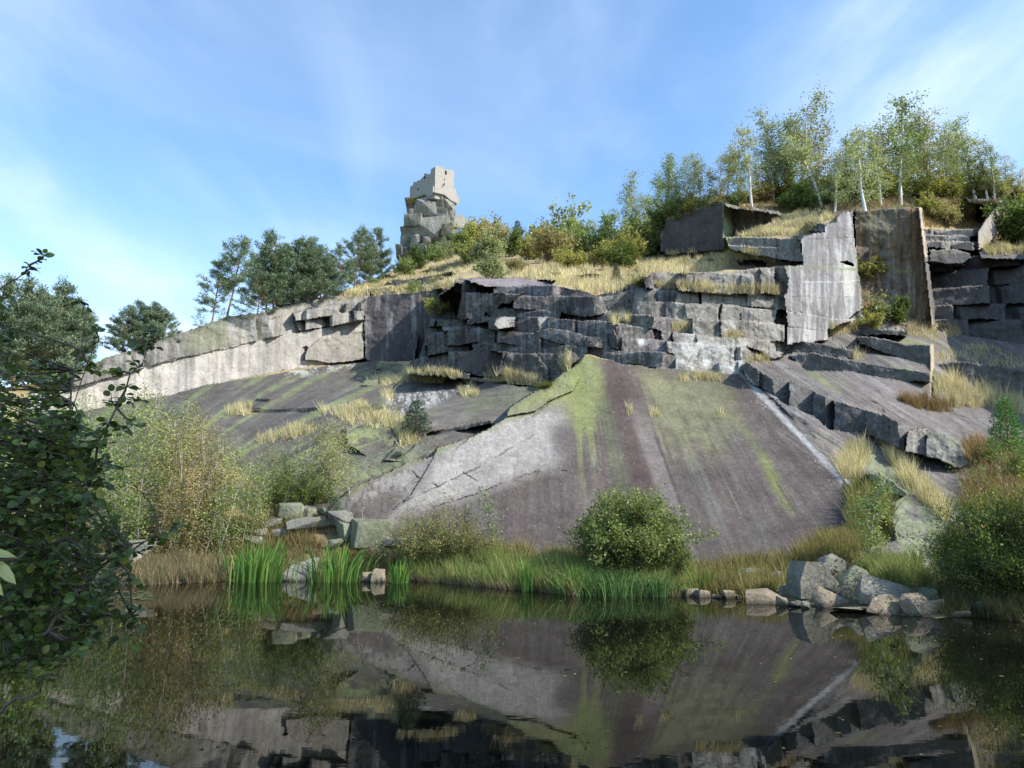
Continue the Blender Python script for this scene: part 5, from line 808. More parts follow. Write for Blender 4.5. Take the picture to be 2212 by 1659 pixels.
SGc = ((.23, .29, .09), (.18, .24, .07), (.34, .32, .13), (.40, .29, .15)); RD = ((.26, .20, .125), (.20, .19, .09), (.30, .23, .14))
wl = lambda a, b, n, o: [(x, float(interp(WL, x)) + o) for x in np.linspace(a, b, n)]
SG = [(wl(880, 1500, 14, 1) + wl(880, 1500, 14, -11)[::-1], 5200, .22, ((.36, .27, .18), (.26, .19, .12), (.16, .13, .07)), (2, 2, 1)), (wl(880, 1500, 14, -2) + [(1500, 1240), (1200, 1205), (1000, 1200), (860, 1225)], 17000, .42, SGc, (5, 4, 1, 1)), (wl(1100, 1500, 8, -2) + [(1500, 1250), (1100, 1240)], 6000, .5, SGc, (5, 4, 1, 1)), ([(1060, 1215), (1500, 1235), (1480, 1215), (1300, 1212), (1080, 1196)], 5000, .42, ((.30, .20, .11), (.22, .18, .08), (.34, .25, .13)), (1, 1, 1)),
      (wl(240, 480, 8, 0) + [(480, 1215), (300, 1215), (230, 1235)], 9000, .38, RD, (1, 1, 1)), (wl(600, 860, 8, -3) + [(860, 1205), (760, 1190), (600, 1185), (480, 1210)], 4000, .16, ((.30, .21, .10), (.24, .19, .08), (.16, .16, .06)), (2, 2, 2)), (wl(1480, 1640, 6, -8) + [(1700, 1262), (1720, 1212), (1620, 1222), (1500, 1235)], 7000, .4, ((.34, .25, .11), (.20, .19, .07), (.14, .16, .05)), (2, 2, 1)), ([(1700, 1225), (1740, 1195), (1830, 1150), (1860, 1175), (1850, 1215), (1760, 1225)], 5200, .45, ((.34, .26, .12), (.22, .19, .07), (.15, .17, .05)), (2, 2, 1)),
      ([(1830, 1060), (1870, 1040), (1930, 1090), (1920, 1180), (1850, 1190)], 4200, .5, ((.30, .25, .10), (.17, .18, .06), (.13, .16, .05)), (2, 2, 1)), ([(1860, 1225), (1990, 1215), (2010, 1270), (1950, 1270), (1870, 1250)], 3200, .4, SGc, (2, 3, 1, 1)), ([(2020, 1285), (2212, 1270), (2260, 1345), (2100, 1336), (2030, 1325)], 4500, .3, ((.10, .12, .04), (.14, .13, .05), (.16, .12, .07)), (1, 1, 1)), ([(200, 1195), (560, 1200), (700, 1185), (640, 1120), (240, 1130)], 7000, .4, ((.22, .17, .08), (.15, .15, .055), (.26, .17, .09)), (1, 1, 1))]  # grass at the willow end has the deep shade in its blade colours
tag(obj('shore_grass', scatter(SG, 4)), kind='stuff')
# ---------------------------------------------------------------- stones
M_ST = {'grey': rock_material('grey_boulder', 2.2, .5, .6, False, (.215, .20, .17), .25), 'mossy': rock_material('mossy_boulder', 2.2, .5, .6, False, (.185, .187, .13), .2), 'tan': rock_material('washed_boulder', 2.2, .45, .6, False, (.27, .215, .155), .15), 'dark': rock_material('wet_boulder', 2.2, .5, .6, False, (.12, .11, .095), .2)}
for k_, m_ in M_ST.items():
    if k_ in ('tan', 'dark'):
        for n_ in m_.node_tree.nodes:
            if n_.type == 'MATH' and n_.operation == 'MULTIPLY' and not n_.inputs[1].is_linked and n_.inputs[1].default_value in (0.55, 0.6): pass
def hull(pts, bev=.03, sub=1, disp=.02, seed=0):
    bm = bmesh.new()
    for p in pts: bm.verts.new(p)
    r = bmesh.ops.convex_hull(bm, input=bm.verts); bmesh.ops.delete(bm, geom=[v for v in bm.verts if not v.link_faces], context='VERTS')
    bmesh.ops.bevel(bm, geom=bm.edges[:], offset=bev, segments=2, affect='EDGES', profile=.6, clamp_overlap=True)
    bmesh.ops.triangulate(bm, faces=bm.faces[:]); 
    for _ in range(sub): bmesh.ops.subdivide_edges(bm, edges=[e for e in bm.edges if e.calc_length() > bev * 3], cuts=1, use_grid_fill=False); bmesh.ops.triangulate(bm, faces=bm.faces[:])
    co = np.array([v.co[:] for v in bm.verts]); sc = bev * 9 + 1e-6; d = fbm(co[:, 0] / sc, co[:, 1] / sc, co[:, 2] / sc, seed, 3) * disp
    bm.normal_update()
    for v, q in zip(bm.verts, d): v.co += v.normal * float(q)
    return bm
def boulder_pts(rs, w, d, h, taper=.25, n=5, slant=0.0):
    P = []
    if rs.rand() < .6:
        ti = rs.uniform(-.35, .35)
        for _ in range(15):
            u = rs.normal(size=3); u /= np.linalg.norm(u); u = np.sign(u) * np.abs(u) ** rs.uniform(.45, .8); P.append((u[0] * w * .52, u[1] * d * .5, h * (.38 + .5 * u[2] + ti * u[0] * .5)))
        return P
    for sx in (-1, 1):
        for sy in (-1, 1):
            P.append((sx * w / 2 * rs.uniform(.8, 1.1), sy * d / 2 * rs.uniform(.8, 1.1), -.25 * h)); t = 1 - taper * rs.uniform(.3, 1.6); P.append((sx * w / 2 * t, sy * d / 2 * t, h * rs.uniform(.55, 1.0) * (1 + slant * sx)))
    for _ in range(n): a = rs.uniform(0, 6.283); P.append((math.cos(a) * w * .52, math.sin(a) * d * .52, h * rs.uniform(.1, .8)))
    return P
def finish(bm, name, m, ang=30):
    me = bpy.data.meshes.new(name); bm.to_mesh(me); bm.free(); me.materials.append(m)
    for p in me.polygons: p.use_smooth = True
    me.set_sharp_from_angle(angle=R(ang)); return me
def boulder(x, y, w, h, kind, label, seed, pts=None, water=False, dY=0.0, grp=None, tap=.25, slant=0.0, rz=None, name='boulder'):
    """x, y the foot centre in the frame; w, h its width and height in frame units"""
    Y = min(float(Y_at_z(x, y, 0.0)), hill_Y(x, y)) if water else hill_Y(x, y); p = pt(x, y, Y + dY); s = (Y / F) * 1.02; rs = np.random.RandomState(seed)
    W_, H_ = w * s, h * s * 1.03; P = [(a * s, c * s, b * s) for a, b, c in pts] if pts else boulder_pts(rs, W_, W_ * rs.uniform(.6, .9), H_, tap, 5, slant)
    bm = hull(P, min(W_, H_) * .045, 2, min(W_, H_) * .03, seed); o = obj(name, finish(bm, name, M_ST[kind]), None, p); o.rotation_euler = (0, 0, rs.uniform(-.5, .5) if rz is None else rz)
    return tag(o, label, 'boulder' if name == 'boulder' else 'stone', grp)
def slabpts(front, depth, back=.75):
    """front outline (x, y up) in frame units; depth behind it"""
    cx = sum(a for a, b in front) / len(front); return [(a, b, -depth / 2) for a, b in front] + [((a - cx) * back + cx, b * .96 if b > 0 else b, depth / 2) for a, b in front]
boulder(1748, 1282, 0, 0, 'grey', 'tallest upright angular boulder on the stony shore', 1, slabpts([(-42, -6), (-40, 30), (-24, 66), (12, 64), (52, 18), (30, -6)], 60), rz=.25)
boulder(1776, 1262, 26, 44, 'grey', 'block wedged behind the tallest upright boulder', 2, slabpts([(-14, -6), (-12, 40), (12, 43), (14, -6)], 30), rz=.1, dY=.2)
boulder(1798, 1236, 58, 36, 'grey', 'rounded boulder perched on top of the stony shore heap', 3, [(-28, 14, -14), (-26, 26, 10), (-10, 34, -10), (4, 38, 6), (26, 22, -12), (29, 6, 8), (20, -6, -14), (-4, 8, -18), (10, -4, 14), (-24, 8, 12)], rz=0, dY=.1)
boulder(1790, 1248, 24, 22, 'grey', 'small block in the gap under the perched boulder', 4)
boulder(1845, 1270, 80, 46, 'mossy', 'flat mossy slab stone leaning against the heap', 5, [(-44, -4, -26), (-30, 14, -22), (6, 46, 4), (34, 34, 10), (40, 4, -20), (20, -6, -30), (-30, 20, 16), (38, 10, 24)], rz=0)
boulder(1905, 1296, 120, 56, 'grey', 'broad smooth slab sloping down to the water', 6, [(-56, -6, -20), (-54, 22, -24), (-38, 46, 0), (-26, 52, 14), (20, 36, 14), (62, 24, 6), (66, -4, -10), (0, -8, -30), (40, 0, -26), (-40, 10, 30)], rz=0)
boulder(1908, 1320, 76, 34, 'tan', 'tan slab at the water edge below the broad smooth slab', 7, [(-40, 0, -10), (-22, 26, -4), (0, 33, 8), (36, 32, 6), (30, -8, -18), (10, -10, -20), (-34, -6, 4), (38, 0, 12)], rz=0, water=True)
boulder(1986, 1322, 86, 38, 'tan', 'wedge shaped tan boulder last in the row at the water', 8, [(-44, 22, -4), (-30, 36, 4), (8, 38, 6), (44, 2, 4), (40, -8, -10), (-4, -8, -22), (-36, -4, -8), (-26, 30, -14), (30, 8, -10)], rz=0, water=True)
boulder(2004, 1306, 44, 40, 'dark', 'dark rounded boulder behind the wedge shaped one', 9)
boulder(2024, 1318, 30, 26, 'tan', 'pale stone leaning on the wedge shaped boulder', 10)
boulder(1796, 1308, 96, 42, 'tan', 'pointed brown slab before the tallest upright boulder', 11, [(-36, -4, -10), (-40, 24, 0), (-28, 42, 0), (4, 26, 8), (42, 8, 0), (48, -6, -14), (-20, -8, -22), (10, -8, -24), (-30, 20, 14), (40, 4, 14)], rz=0, water=True)
boulder(1816, 1292, 60, 24, 'dark', 'low dark boulder between the brown slab and the broad slab', 12)
boulder(1652, 1302, 88, 30, 'tan', 'flat brown stone with iris tufts behind', 13, [(-44, -4, -16), (-42, 22, -10), (-34, 26, 8), (10, 28, 10), (44, 8, 2), (30, -8, -18), (-4, -8, -22), (0, 16, -16)], rz=0, water=True)
boulder(1690, 1308, 28, 20, 'tan', 'small brown block against the flat brown stone', 14, water=True)
boulder(1718, 1310, 32, 15, 'dark', 'low wet stone next along the brown blocks', 15, water=True)
boulder(1740, 1314, 22, 16, 'grey', 'small grey stone at the tip of the pointed slab', 16, water=True)
boulder(1838, 1322, 82, 12, 'tan', 'low shelf of stone just out of the water', 17, water=True)
boulder(1672, 1272, 38, 40, 'grey', 'pointed grey boulder behind the flat brown stone', 18, dY=.4)
boulder(1628, 1268, 60, 46, 'mossy', 'mossy sloping boulder in the shore grass', 19, dY=.4, tap=.5)
boulder(1696, 1284, 26, 20, 'grey', 'small stone between pointed and tallest boulders', 20)
boulder(2070, 1332, 46, 14, 'tan', 'flat stone in the water before the huge willow', 21, water=True)
boulder(2124, 1330, 42, 34, 'dark', 'dark boulder in the shade of the huge willow', 22, water=True)
boulder(1518, 1289, 32, 17, 'tan', 'orange brown stone before the small iris tuft', 23, water=True)
boulder(1494, 1287, 30, 16, 'tan', 'brown stone where the grass bank ends', 24, water=True)
boulder(1570, 1292, 44, 19, 'tan', 'low brown stone between two iris tufts', 25, water=True)
boulder(1560, 1284, 20, 18, 'dark', 'small dark stone on the low brown one', 26)
for i, x in enumerate((1542, 1549, 1555, 1590, 1598, 1730)): boulder(x, 1291 + i % 3, 10, 7, 'tan', 'pebble sized stone along the stony waterline', 27 + i, water=True, grp='small stones at the waterline')
boulder(647, 1254, 68, 52, 'grey', 'smooth pale boulder between the two big iris clumps', 40, [(-34, -4, -14), (-32, 16, -10), (-20, 30, 0), (4, 36, 8), (22, 46, 22), (34, 44, 24), (30, 2, 0), (8, -4, -22), (26, 24, -4), (-24, 22, 18)], water=True, rz=0)
boulder(790, 1256, 28, 22, 'tan', 'low stone wedged beside the narrow iris', 41, water=True)
boulder(818, 1257, 32, 30, 'tan', 'taller stone wedged beside the narrow iris', 42, water=True, tap=.4)
for i, (x, y, w, h, k, lb) in enumerate([(630, 1126, 52, 42, 'mossy', 'tall mossy block highest of the shore boulders'), (664, 1126, 32, 34, 'mossy', 'narrow mossy block beside the tall one'), (672, 1160, 84, 40, 'grey', 'wide pale boulder under the mossy blocks'), (735, 1134, 54, 32, 'grey', 'grey boulder under the small blue pine'), (742, 1164, 42, 36, 'mossy', 'greenish boulder in the middle of the boulder bank'), (802, 1168, 74, 46, 'mossy', 'big pointed boulder at the slab foot'), (724, 1184, 32, 20, 'mossy', 'little mossy stone above the second iris clump'), (588, 1140, 46, 24, 'grey', 'grey stone at the thicket edge'), (310, 1200, 64, 34, 'grey', 'pinkish stone glimpsed under the thicket'), (275, 1225, 50, 30, 'grey', 'flat stone under the alder tips'), (548, 1178, 34, 24, 'grey', 'angular stone by the thicket foot'), (566, 1160, 30, 18, 'grey', 'small stone by the thicket foot'), (612, 1160, 44, 18, 'grey', 'flat slab left of the wide pale boulder'), (700, 1112, 30, 22, 'grey', 'stone behind the small blue pine'), (855, 1180, 46, 20, 'grey', 'low stone at the bright slab foot')]):
    boulder(x, y, w * 1.15, h * 1.1, k, lb.replace('left of', 'next to'), 50 + i)
for i, (x, y, w, h, k, lb) in enumerate([(828, 796, 30, 13, 'mossy', 'flat green stone under the stained face'), (1004, 848, 26, 16, 'mossy', 'square stone in straw on the mossy slab'), (824, 884, 20, 26, 'mossy', 'upright greenish stone by the yellow fern'), (800, 832, 36, 12, 'mossy', 'flat stone in the straw tuft under the terraces'), (865, 985, 24, 14, 'mossy', 'stone at the edge of the mossy block'), (1060, 566, 30, 14, 'grey', 'pale outcrop stone under the skyline bushes'), (1282, 574, 18, 14, 'dark', 'dark stone in the straw slope'), (2100, 870, 30, 18, 'grey', 'grey stone in the straw by the shaded bay'), (1985, 428, 50, 12, 'dark', 'flat dark slab on the rim over the stained wall'), (1715, 420, 50, 16, 'dark', 'dark flat outcrop under the rim birches')]):
    boulder(x, y, w, h, k, lb, 80 + i, name='loose_stone')
# ---------------------------------------------------------------- castle crag
TY = 130.0
def zt(zx, zy, Y=TY): return pt(829.5 + zx * .13333, 342.9 + zy * .13333, Y)
rsC = np.random.RandomState(77); bmC = bmesh.new()
def chunk(zx0, zy0, zx1, zy1, Y0, depth, seed, sl=0.0):
    rs = np.random.RandomState(seed); a, b = zt(zx0, zy1, Y0), zt(zx1, zy0, Y0); w, h = b.x - a.x, b.z - a.z; P = []
    for sx in (0, 1):
        for sy in (0, 1):
            for sz in (0, 1):
                P.append((a.x + w * (sx + (.5 - sx) * rs.uniform(-.05, .36)), Y0 + depth * sy - (1 - sy) * sz * sl * h + rs.uniform(-.3, .3), a.z + h * (sz + (.5 - sz) * rs.uniform(-.05, .40))))
    P.append((a.x + w * rs.uniform(.3, .7), Y0 - rs.uniform(.3, .35 * w + .3), a.z + h * rs.uniform(.35, .75)))
    P.append((a.x + w * rs.uniform(.1, .9), Y0 - rs.uniform(.2, .2 * w + .3), a.z + h * rs.uniform(.5, .9)))
    b2 = hull(P, .05, 2, .09, seed); me_ = bpy.data.meshes.new('t'); b2.to_mesh(me_); b2.free(); bmC.from_mesh(me_); bpy.data.meshes.remove(me_)
for i, c in enumerate([(330, 700, 640, 930, 129.5, 8), (460, 660, 900, 900, 129, 8), (700, 620, 1000, 830, 129, 8), (900, 640, 1150, 800, 128.6, 8), (360, 830, 480, 930, 128.2, 5), (470, 740, 980, 910, 128.2, 8), (300, 900, 620, 1060, 128.0, 7), (600, 840, 830, 1060, 129.3, 7), (800, 820, 1060, 1060, 129.0, 7), (820, 880, 1060, 1130, 128.4, 7), (1030, 820, 1140, 1050, 129.4, 6), (300, 1040, 640, 1200, 129.8, 7), (280, 1140, 500, 1290, 128.8, 7), (480, 1100, 640, 1240, 129.2, 7), (600, 1040, 860, 1330, 129.6, 7), (880, 1060, 1020, 1160, 127.8, 5), (930, 1080, 1160, 1250, 127.8, 6), (1010, 1000, 1160, 1120, 128.6, 5), (250, 1240, 460, 1420, 128.5, 7), (420, 1200, 600, 1420, 128.2, 7), (580, 1180, 760, 1340, 128.4, 7), (620, 1260, 760, 1340, 127.6, 5), (760, 1150, 960, 1400, 129.0, 7), (880, 1220, 1120, 1420, 128.8, 7), (190, 1410, 300, 1570, 128.3, 6), (270, 1400, 480, 1600, 127.8, 7), (460, 1380, 720, 1620, 127.8, 7), (700, 1340, 960, 1620, 128.0, 7), (900, 1350, 1200, 1560, 128.0, 7), (1080, 1200, 1220, 1480, 129.0, 6), (380, 640, 560, 760, 129.2, 7), (560, 600, 760, 720, 129.4, 7), (740, 590, 960, 700, 129.2, 7), (940, 560, 1060, 680, 128.8, 7), (340, 1000, 1120, 1560, 130.8, 6), (360, 700, 1130, 1100, 130.8, 6)]):
    chunk(c[0], c[1], c[2], c[3] + 25, c[4] + (1.5, -1.1, 0, .8, -.6)[i % 5], c[5], 200 + i, (.65, .15, .45, -.1)[i % 4])
M_CRAG = rock_material('crag_granite', .55, .45, .6, False, (.27, .255, .225), .45)
tag(obj('castle_crag', finish(bmC, 'castle_crag', M_CRAG, 28)), 'grey granite crag of stacked blocks carrying the castle ruin', 'rock crag')
gr = Geo(); rs = np.random.RandomState(8); q = np.array([zt(rs.uniform(400, 900), 0, 128.6)[:] for _ in range(1500)]); q[:, 2] = [zt(0, 690 - 110 * np.clip((v - 400) / 500, 0, 1) + rs.normal() * 22, 128.6).z for v in (q[:, 0] / 128.6 * F * .9675 + CX - 829.5) / .13333]
gr.leaves(q, rs.uniform(.25, .6, len(q)), rs, pal(rs, len(q), ((.24, .22, .08), (.16, .16, .06), (.30, .24, .10)), (1, 1, 1)), .22, np.tile([0, -.1, 1.0], (len(q), 1)))
tag(obj('crag_grass', gr.mesh('crag_grass', M_GRASS)), kind='stuff')
# ---------------------------------------------------------------- castle tower
M_WALL, t, b, o = mat('rubble_masonry', .92, .15); tcw = N(t, 'ShaderNodeTexCoord').outputs['Object']
br = N(t, 'ShaderNodeTexVoronoi', i_Scale=2.6, feature='DISTANCE_TO_EDGE'); mpw = N(t, 'ShaderNodeMapping'); mpw.inputs['Scale'].default_value = (1, 1, 1.7); L(t, tcw, mpw.inputs[0]); L(t, mpw.outputs[0], br.inputs['Vector'])
br2 = N(t, 'ShaderNodeTexVoronoi', i_Scale=2.6); L(t, mpw.outputs[0], br2.inputs['Vector']); nw = N(t, 'ShaderNodeTexNoise', i_Scale=.5, i_Detail=6.0); L(t, tcw, nw.inputs['Vector'])
c = mixc(t, br2.outputs['Color'], (.30, .27, .23), (.40, .365, .315)); c = mixc(t, ramp(t, br.outputs[0], [(0, 0), (.05, 1)]), (.36, .32, .27), c); c = mixc(t, ramp(t, nw.outputs[0], [(.35, .0), (.7, .6)]), c, (.28, .26, .22)); L(t, c, b.inputs['Base Color'])
bp = N(t, 'ShaderNodeBump', i_Strength=.6, i_Distance=.06); L(t, br.outputs[0], bp.inputs['Height']); L(t, bp.outputs[0], b.inputs['Normal'])
M_DARK = mat('dark_opening', .95, .05)[0]; M_DARK.node_tree.nodes['Principled BSDF'].inputs['Base Color'].default_value = (.02, .018, .016, 1)
tower = empty('castle_tower', zt(820, 640, 127.0), 0, 'ruined pale stone tower with broken wall tops on the crag', 'castle ruin'); corner = zt(822, 590, 127.0)
def wall_panel(outline, ux, origin, thick, name, mt=M_WALL, parent=tower, holes=()):
    """outline in metres (along ux, up); extruded inward by thick"""
    ux = Vector((ux[0], ux[1], 0)).normalized(); nn = Vector((-ux.y, ux.x, 0)); nn = nn if nn.y > 0 else -nn; bm = bmesh.new(); f = [bm.verts.new(origin + ux * a + Vector((0, 0, z))) for a, z in outline]
    fa = bm.faces.new(f); r = bmesh.ops.extrude_face_region(bm, geom=[fa]); bmesh.ops.translate(bm, verts=[v for v in r['geom'] if isinstance(v, bmesh.types.BMVert)], vec=nn * thick); bmesh.ops.recalc_face_normals(bm, faces=bm.faces[:])
    me = bpy.data.meshes.new(name); bm.to_mesh(me); bm.free(); me.transform(Matrix.Translation(-parent.matrix_basis.translation if parent is tower else Vector((0, 0, 0)))); me.materials.append(mt); return obj(name, me, parent)
ang = R(38); uL = Vector((-math.cos(ang), math.sin(ang), 0)); uR = Vector((math.cos(R(42)), math.sin(R(42)), 0))
def along(u, zx, zy):
    """metres along wall direction u and height over the corner foot for a frame point on that wall's plane"""
    rr = Vector(np.array(ray(829.5 + zx * .13333, 342.9 + zy * .13333)).ravel()); n = Vector((-u.y, u.x, 0)); k = (corner - Vector((0, 0, CH))).dot(n) / rr.dot(n); p = Vector((0, 0, CH)) + rr * k - corner; return p.dot(u), p.z
jag = lambda pts, n, s, sd: [p for a, b in zip(pts, pts[1:]) for p in [(a[0] + (b[0] - a[0]) * i / n, a[1] + (b[1] - a[1]) * i / n + (np.random.RandomState(sd + i).uniform(-s, s) if i else 0)) for i in range(n)]] + [pts[-1]]
oL = [along(uL, 822, 640), along(uL, 830, 130)] + jag([along(uL, *p) for p in [(815, 165), (806, 205), (700, 262), (690, 238), (652, 236), (645, 285), (570, 350), (500, 378), (478, 366)]], 3, .10, 5) + [along(uL, 455, 680)]
oR = [along(uR, 822, 640), along(uR, 830, 130)] + jag([along(uR, *p) for p in [(842, 119), (930, 130), (985, 166), (1010, 172), (1095, 176), (1120, 190), (1136, 212)]], 3, .07, 9) + [along(uR, 1122, 520), along(uR, 1122, 700)]
wl_ = wall_panel(oL, uL, corner, 1.5, 'wall'); wr_ = wall_panel(oR, uR, corner + Vector((.012, -.004, 0)), 1.5, 'wall')
def low(pts): return [(a, z) for a, z in pts]
backo = corner + uL * oL[-1][0] + uR * .2; wall_panel([(0, -1), (0, oL[-2][1] - .6), (3, oL[-2][1] + .4), (oR[-2][0] * .98, oR[4][1] - 2.0), (oR[-2][0] * .98, -1)], uR, backo, 1.2, 'wall')
wall_panel([(0, -1), (0, oR[-3][1] - .4), (3, oR[-3][1] - 1.2), (abs(oL[-1][0]) * .97, oL[-2][1]), (abs(oL[-1][0]) * .97, -1)], uL, corner + uR * (oR[-2][0] - 1.2) + Vector((0, .6, 0)), 1.2, 'wall')
# apron of a lower wall in front
ap0 = corner + Vector((.15, -.35, 0)); A = lambda zx, zy: along(uR, zx, zy)
apr = wall_panel([A(792, 560), A(790, 545), A(860, 510), A(925, 482), A(945, 455), A(962, 440), A(966, 404), A(978, 404), A(985, 480), A(1125, 505), A(1150, 550), A(1155, 735), A(1060, 690), A(960, 600)], uR, corner + Vector((.35, -.45, 0)), .44, 'apron_wall')
wall_panel([A(800, 452), A(795, 545), A(822, 545), A(822, 450)], uR, corner + Vector((-.05, -.12, 0)), .1, 'apron_wall'); wall_panel([along(uL, 815, 450), along(uL, 760, 460), along(uL, 742, 600), along(uL, 800, 600)], uL, corner + Vector((-.1, -.14, 0)), .12, 'apron_wall')
wall_panel([A(1158, 560), A(1180, 575), A(1208, 610), A(1200, 680), A(1165, 715)], uR, corner + Vector((.1, .9, 0)), .7, 'apron_wall')
def opening(u, x0, y0, x1, y1, name, parent):
    a, z0 = along(u, x0, y1); b_, z1 = along(u, x1, y0); return wall_panel([(a, z0), (a, z1), (b_, z1), (b_, z0)], u, corner + Vector((0, -.03, 0)), .05, name, M_DARK, tower)
for u, q in [(uR, (988, 200, 1018, 256)), (uR, (974, 320, 984, 358)), (uL, (541, 480, 564, 512)), (uL, (648, 280, 672, 330)), (uL, (745, 515, 765, 580))]: opening(u, *q, 'window', tower)
# broken stub of the outer wall on the slope beside the crag
rs = np.random.RandomState(4); st0 = zt(1140, 1060, 128.5); stub = wall_panel([(0, -.5), (0, 1.6), (.6, 1.9), (1.2, 2.3), (1.6, 2.2), (2.0, 1.4), (2.6, 1.5), (3.0, .9), (3.6, 1.1), (4.4, .9), (5.2, .7), (5.2, -.8)], (1, .3), st0, .8, 'wall_stub', M_WALL, None); tag(stub, 'broken stub of old masonry on the slope beside the crag', 'wall ruin')
# ---------------------------------------------------------------- the alder leaning in from the near bank
def px_path(pts): return np.array([pt(x, y, Y)[:] for x, y, Y in pts])
bank = Geo()
AL = empty('alder_tree', pt(-330, 1760, 4.6) * 1.0, 0, 'dark leafy alder leaning over the pond from the near bank', 'alder tree'); base_ = Vector(AL.location)
rs = np.random.RandomState(17); T, C = Geo(), Geo()
stems = [[(-330, 1760, 4.6), (-230, 1450, 4.5), (-130, 1150, 4.4), (-60, 850, 4.3), (0, 640, 4.3), (60, 580, 4.3)], [(-320, 1740, 4.5), (-180, 1500, 4.3), (-20, 1260, 4.1), (70, 1060, 4.1), (150, 900, 4.1), (186, 660, 4.2)], [(-310, 1750, 4.4), (-120, 1500, 4.0), (60, 1280, 3.9), (170, 1080, 4.0), (250, 880, 4.1), (335, 715, 4.2)],
         [(-310, 1780, 4.3), (-150, 1600, 4.0), (20, 1440, 3.8), (150, 1300, 3.8), (270, 1180, 3.9), (365, 1155, 4.0)], [(-320, 1760, 4.9), (-200, 1550, 5.2), (-60, 1350, 5.3), (60, 1150, 5.3), (130, 980, 5.2), (205, 715, 5.2)], [(-300, 1790, 4.1), (-140, 1660, 3.8), (0, 1540, 3.7), (90, 1470, 3.7), (140, 1430, 3.7)], [(-330, 1740, 5.0), (-260, 1400, 5.3), (-180, 1050, 5.2), (-140, 800, 5.0), (-90, 600, 4.9)], [(-310, 1760, 4.2), (-160, 1520, 4.1), (0, 1360, 4.3), (120, 1320, 4.4), (280, 1330, 4.4)]]
SP_ = []
for s_ in stems:
    P = px_path(s_); u_ = np.linspace(0, len(P) - 1, 26); Q = np.stack([np.interp(u_, range(len(P)), P[:, i]) for i in range(3)], 1) + rs.normal(size=(26, 3)) * .012; T.tube(Q, np.linspace(.017, .003, 26), (.2, .2, .2), 6); SP_.append(Q)
SPa = np.concatenate([q[7:] for q in SP_]); LV = []
def alder_leaf(p, d, up, sz, c, wk=1.0):
    d = d / (np.linalg.norm(d) + 1e-9); s = np.cross(d, up); s /= np.linalg.norm(s) + 1e-9; n = np.cross(s, d); cv = rs.uniform(-.1, .25)
    a = [(0, 0, 0), (.18, .30, .05), (.48, .42, .09), (.80, .30, .06), (1.0, .02, -.05 - cv * .3)]
    ctr = [p + d * sz * t - n * sz * cv * t * t for t in (0, .2, .5, .8, 1.0)]
    for sg in (-1, 1):
        ed = [p + d * sz * t + s * sg * sz * w * wk + n * sz * (h - cv * t * t) for t, w, h in a]
        C.add([ctr[0], ctr[1], ed[1], ed[1], ctr[1], ctr[2], ed[2], ed[1], ctr[2], ctr[3], ed[3], ed[2], ctr[3], ctr[4], ed[4], ed[3]], [(0, 1, 2, 3), (4, 5, 6, 7), (8, 9, 10, 11), (12, 13, 14, 15)], c)
def twig(tip, n, root=None, sz=.052, lead=.5):
    tip = np.array(tip); dd = np.linalg.norm(SPa - tip, axis=1); root = SPa[np.argmin(dd + np.abs(dd - lead) * .6)] if root is None else root; m = (root + tip) / 2 + rs.normal(size=3) * .06 + [0, 0, -.03]
    u_ = np.linspace(0, 1, 9)[:, None]; B = (1 - u_) ** 2 * root + 2 * u_ * (1 - u_) * m + u_ ** 2 * tip; T.tube(B, np.linspace(.007, .0022, 9), (.2, .2, .2), 4)
    for j in range(n):
        t = 8 * (.15 + .85 * (j + rs.rand()) / n); b_ = min(int(t), 7); q = B[b_] + (B[b_ + 1] - B[b_]) * (t - b_); d = B[b_ + 1] - B[b_]; d = d / np.linalg.norm(d); side = np.cross(d, [0, 0, 1]) * (1 if j % 2 else -1); side /= np.linalg.norm(side) + 1e-9
        if j == n - 1: q, side = B[8], d
        L_ = d * .55 + side * rs.uniform(.6, 1.1) + rs.normal(size=3) * .28 + [0, 0, rs.uniform(-.35, .2)]; c = pal(rs, 1, ((.105, .145, .034), (.14, .185, .042), (.075, .105, .032), (.25, .26, .055)), (5, 4, 3, 1), .18)[0]
        alder_leaf(q + L_ / np.linalg.norm(L_) * .012, L_, np.array([0, -.25, 1.0]) + rs.normal(size=3) * .45, sz * rs.uniform(.62, 1.15), c)
CROWN = [(-120, 760), (-20, 700), (40, 770), (110, 850), (170, 900), (215, 960), (255, 1010), (235, 1080), (262, 1130), (290, 1200), (262, 1265), (225, 1300), (240, 1350), (200, 1390), (150, 1400), (110, 1440), (40, 1420), (-60, 1440), (-140, 1400)]
k = 0
while k < 900:
    x, y = rs.uniform(-140, 300), rs.uniform(700, 1445)
    if not inpoly(np.array([x]), np.array([y]), CROWN)[0]: continue
    twig(pt(x, y, rs.uniform(3.7, 5.5)), rs.randint(7, 13)); k += 1
for k in range(260):
    x, y = rs.uniform(-120, 190), rs.uniform(980, 1440); twig(pt(x, y, rs.uniform(3.6, 5.3)), rs.randint(8, 13))
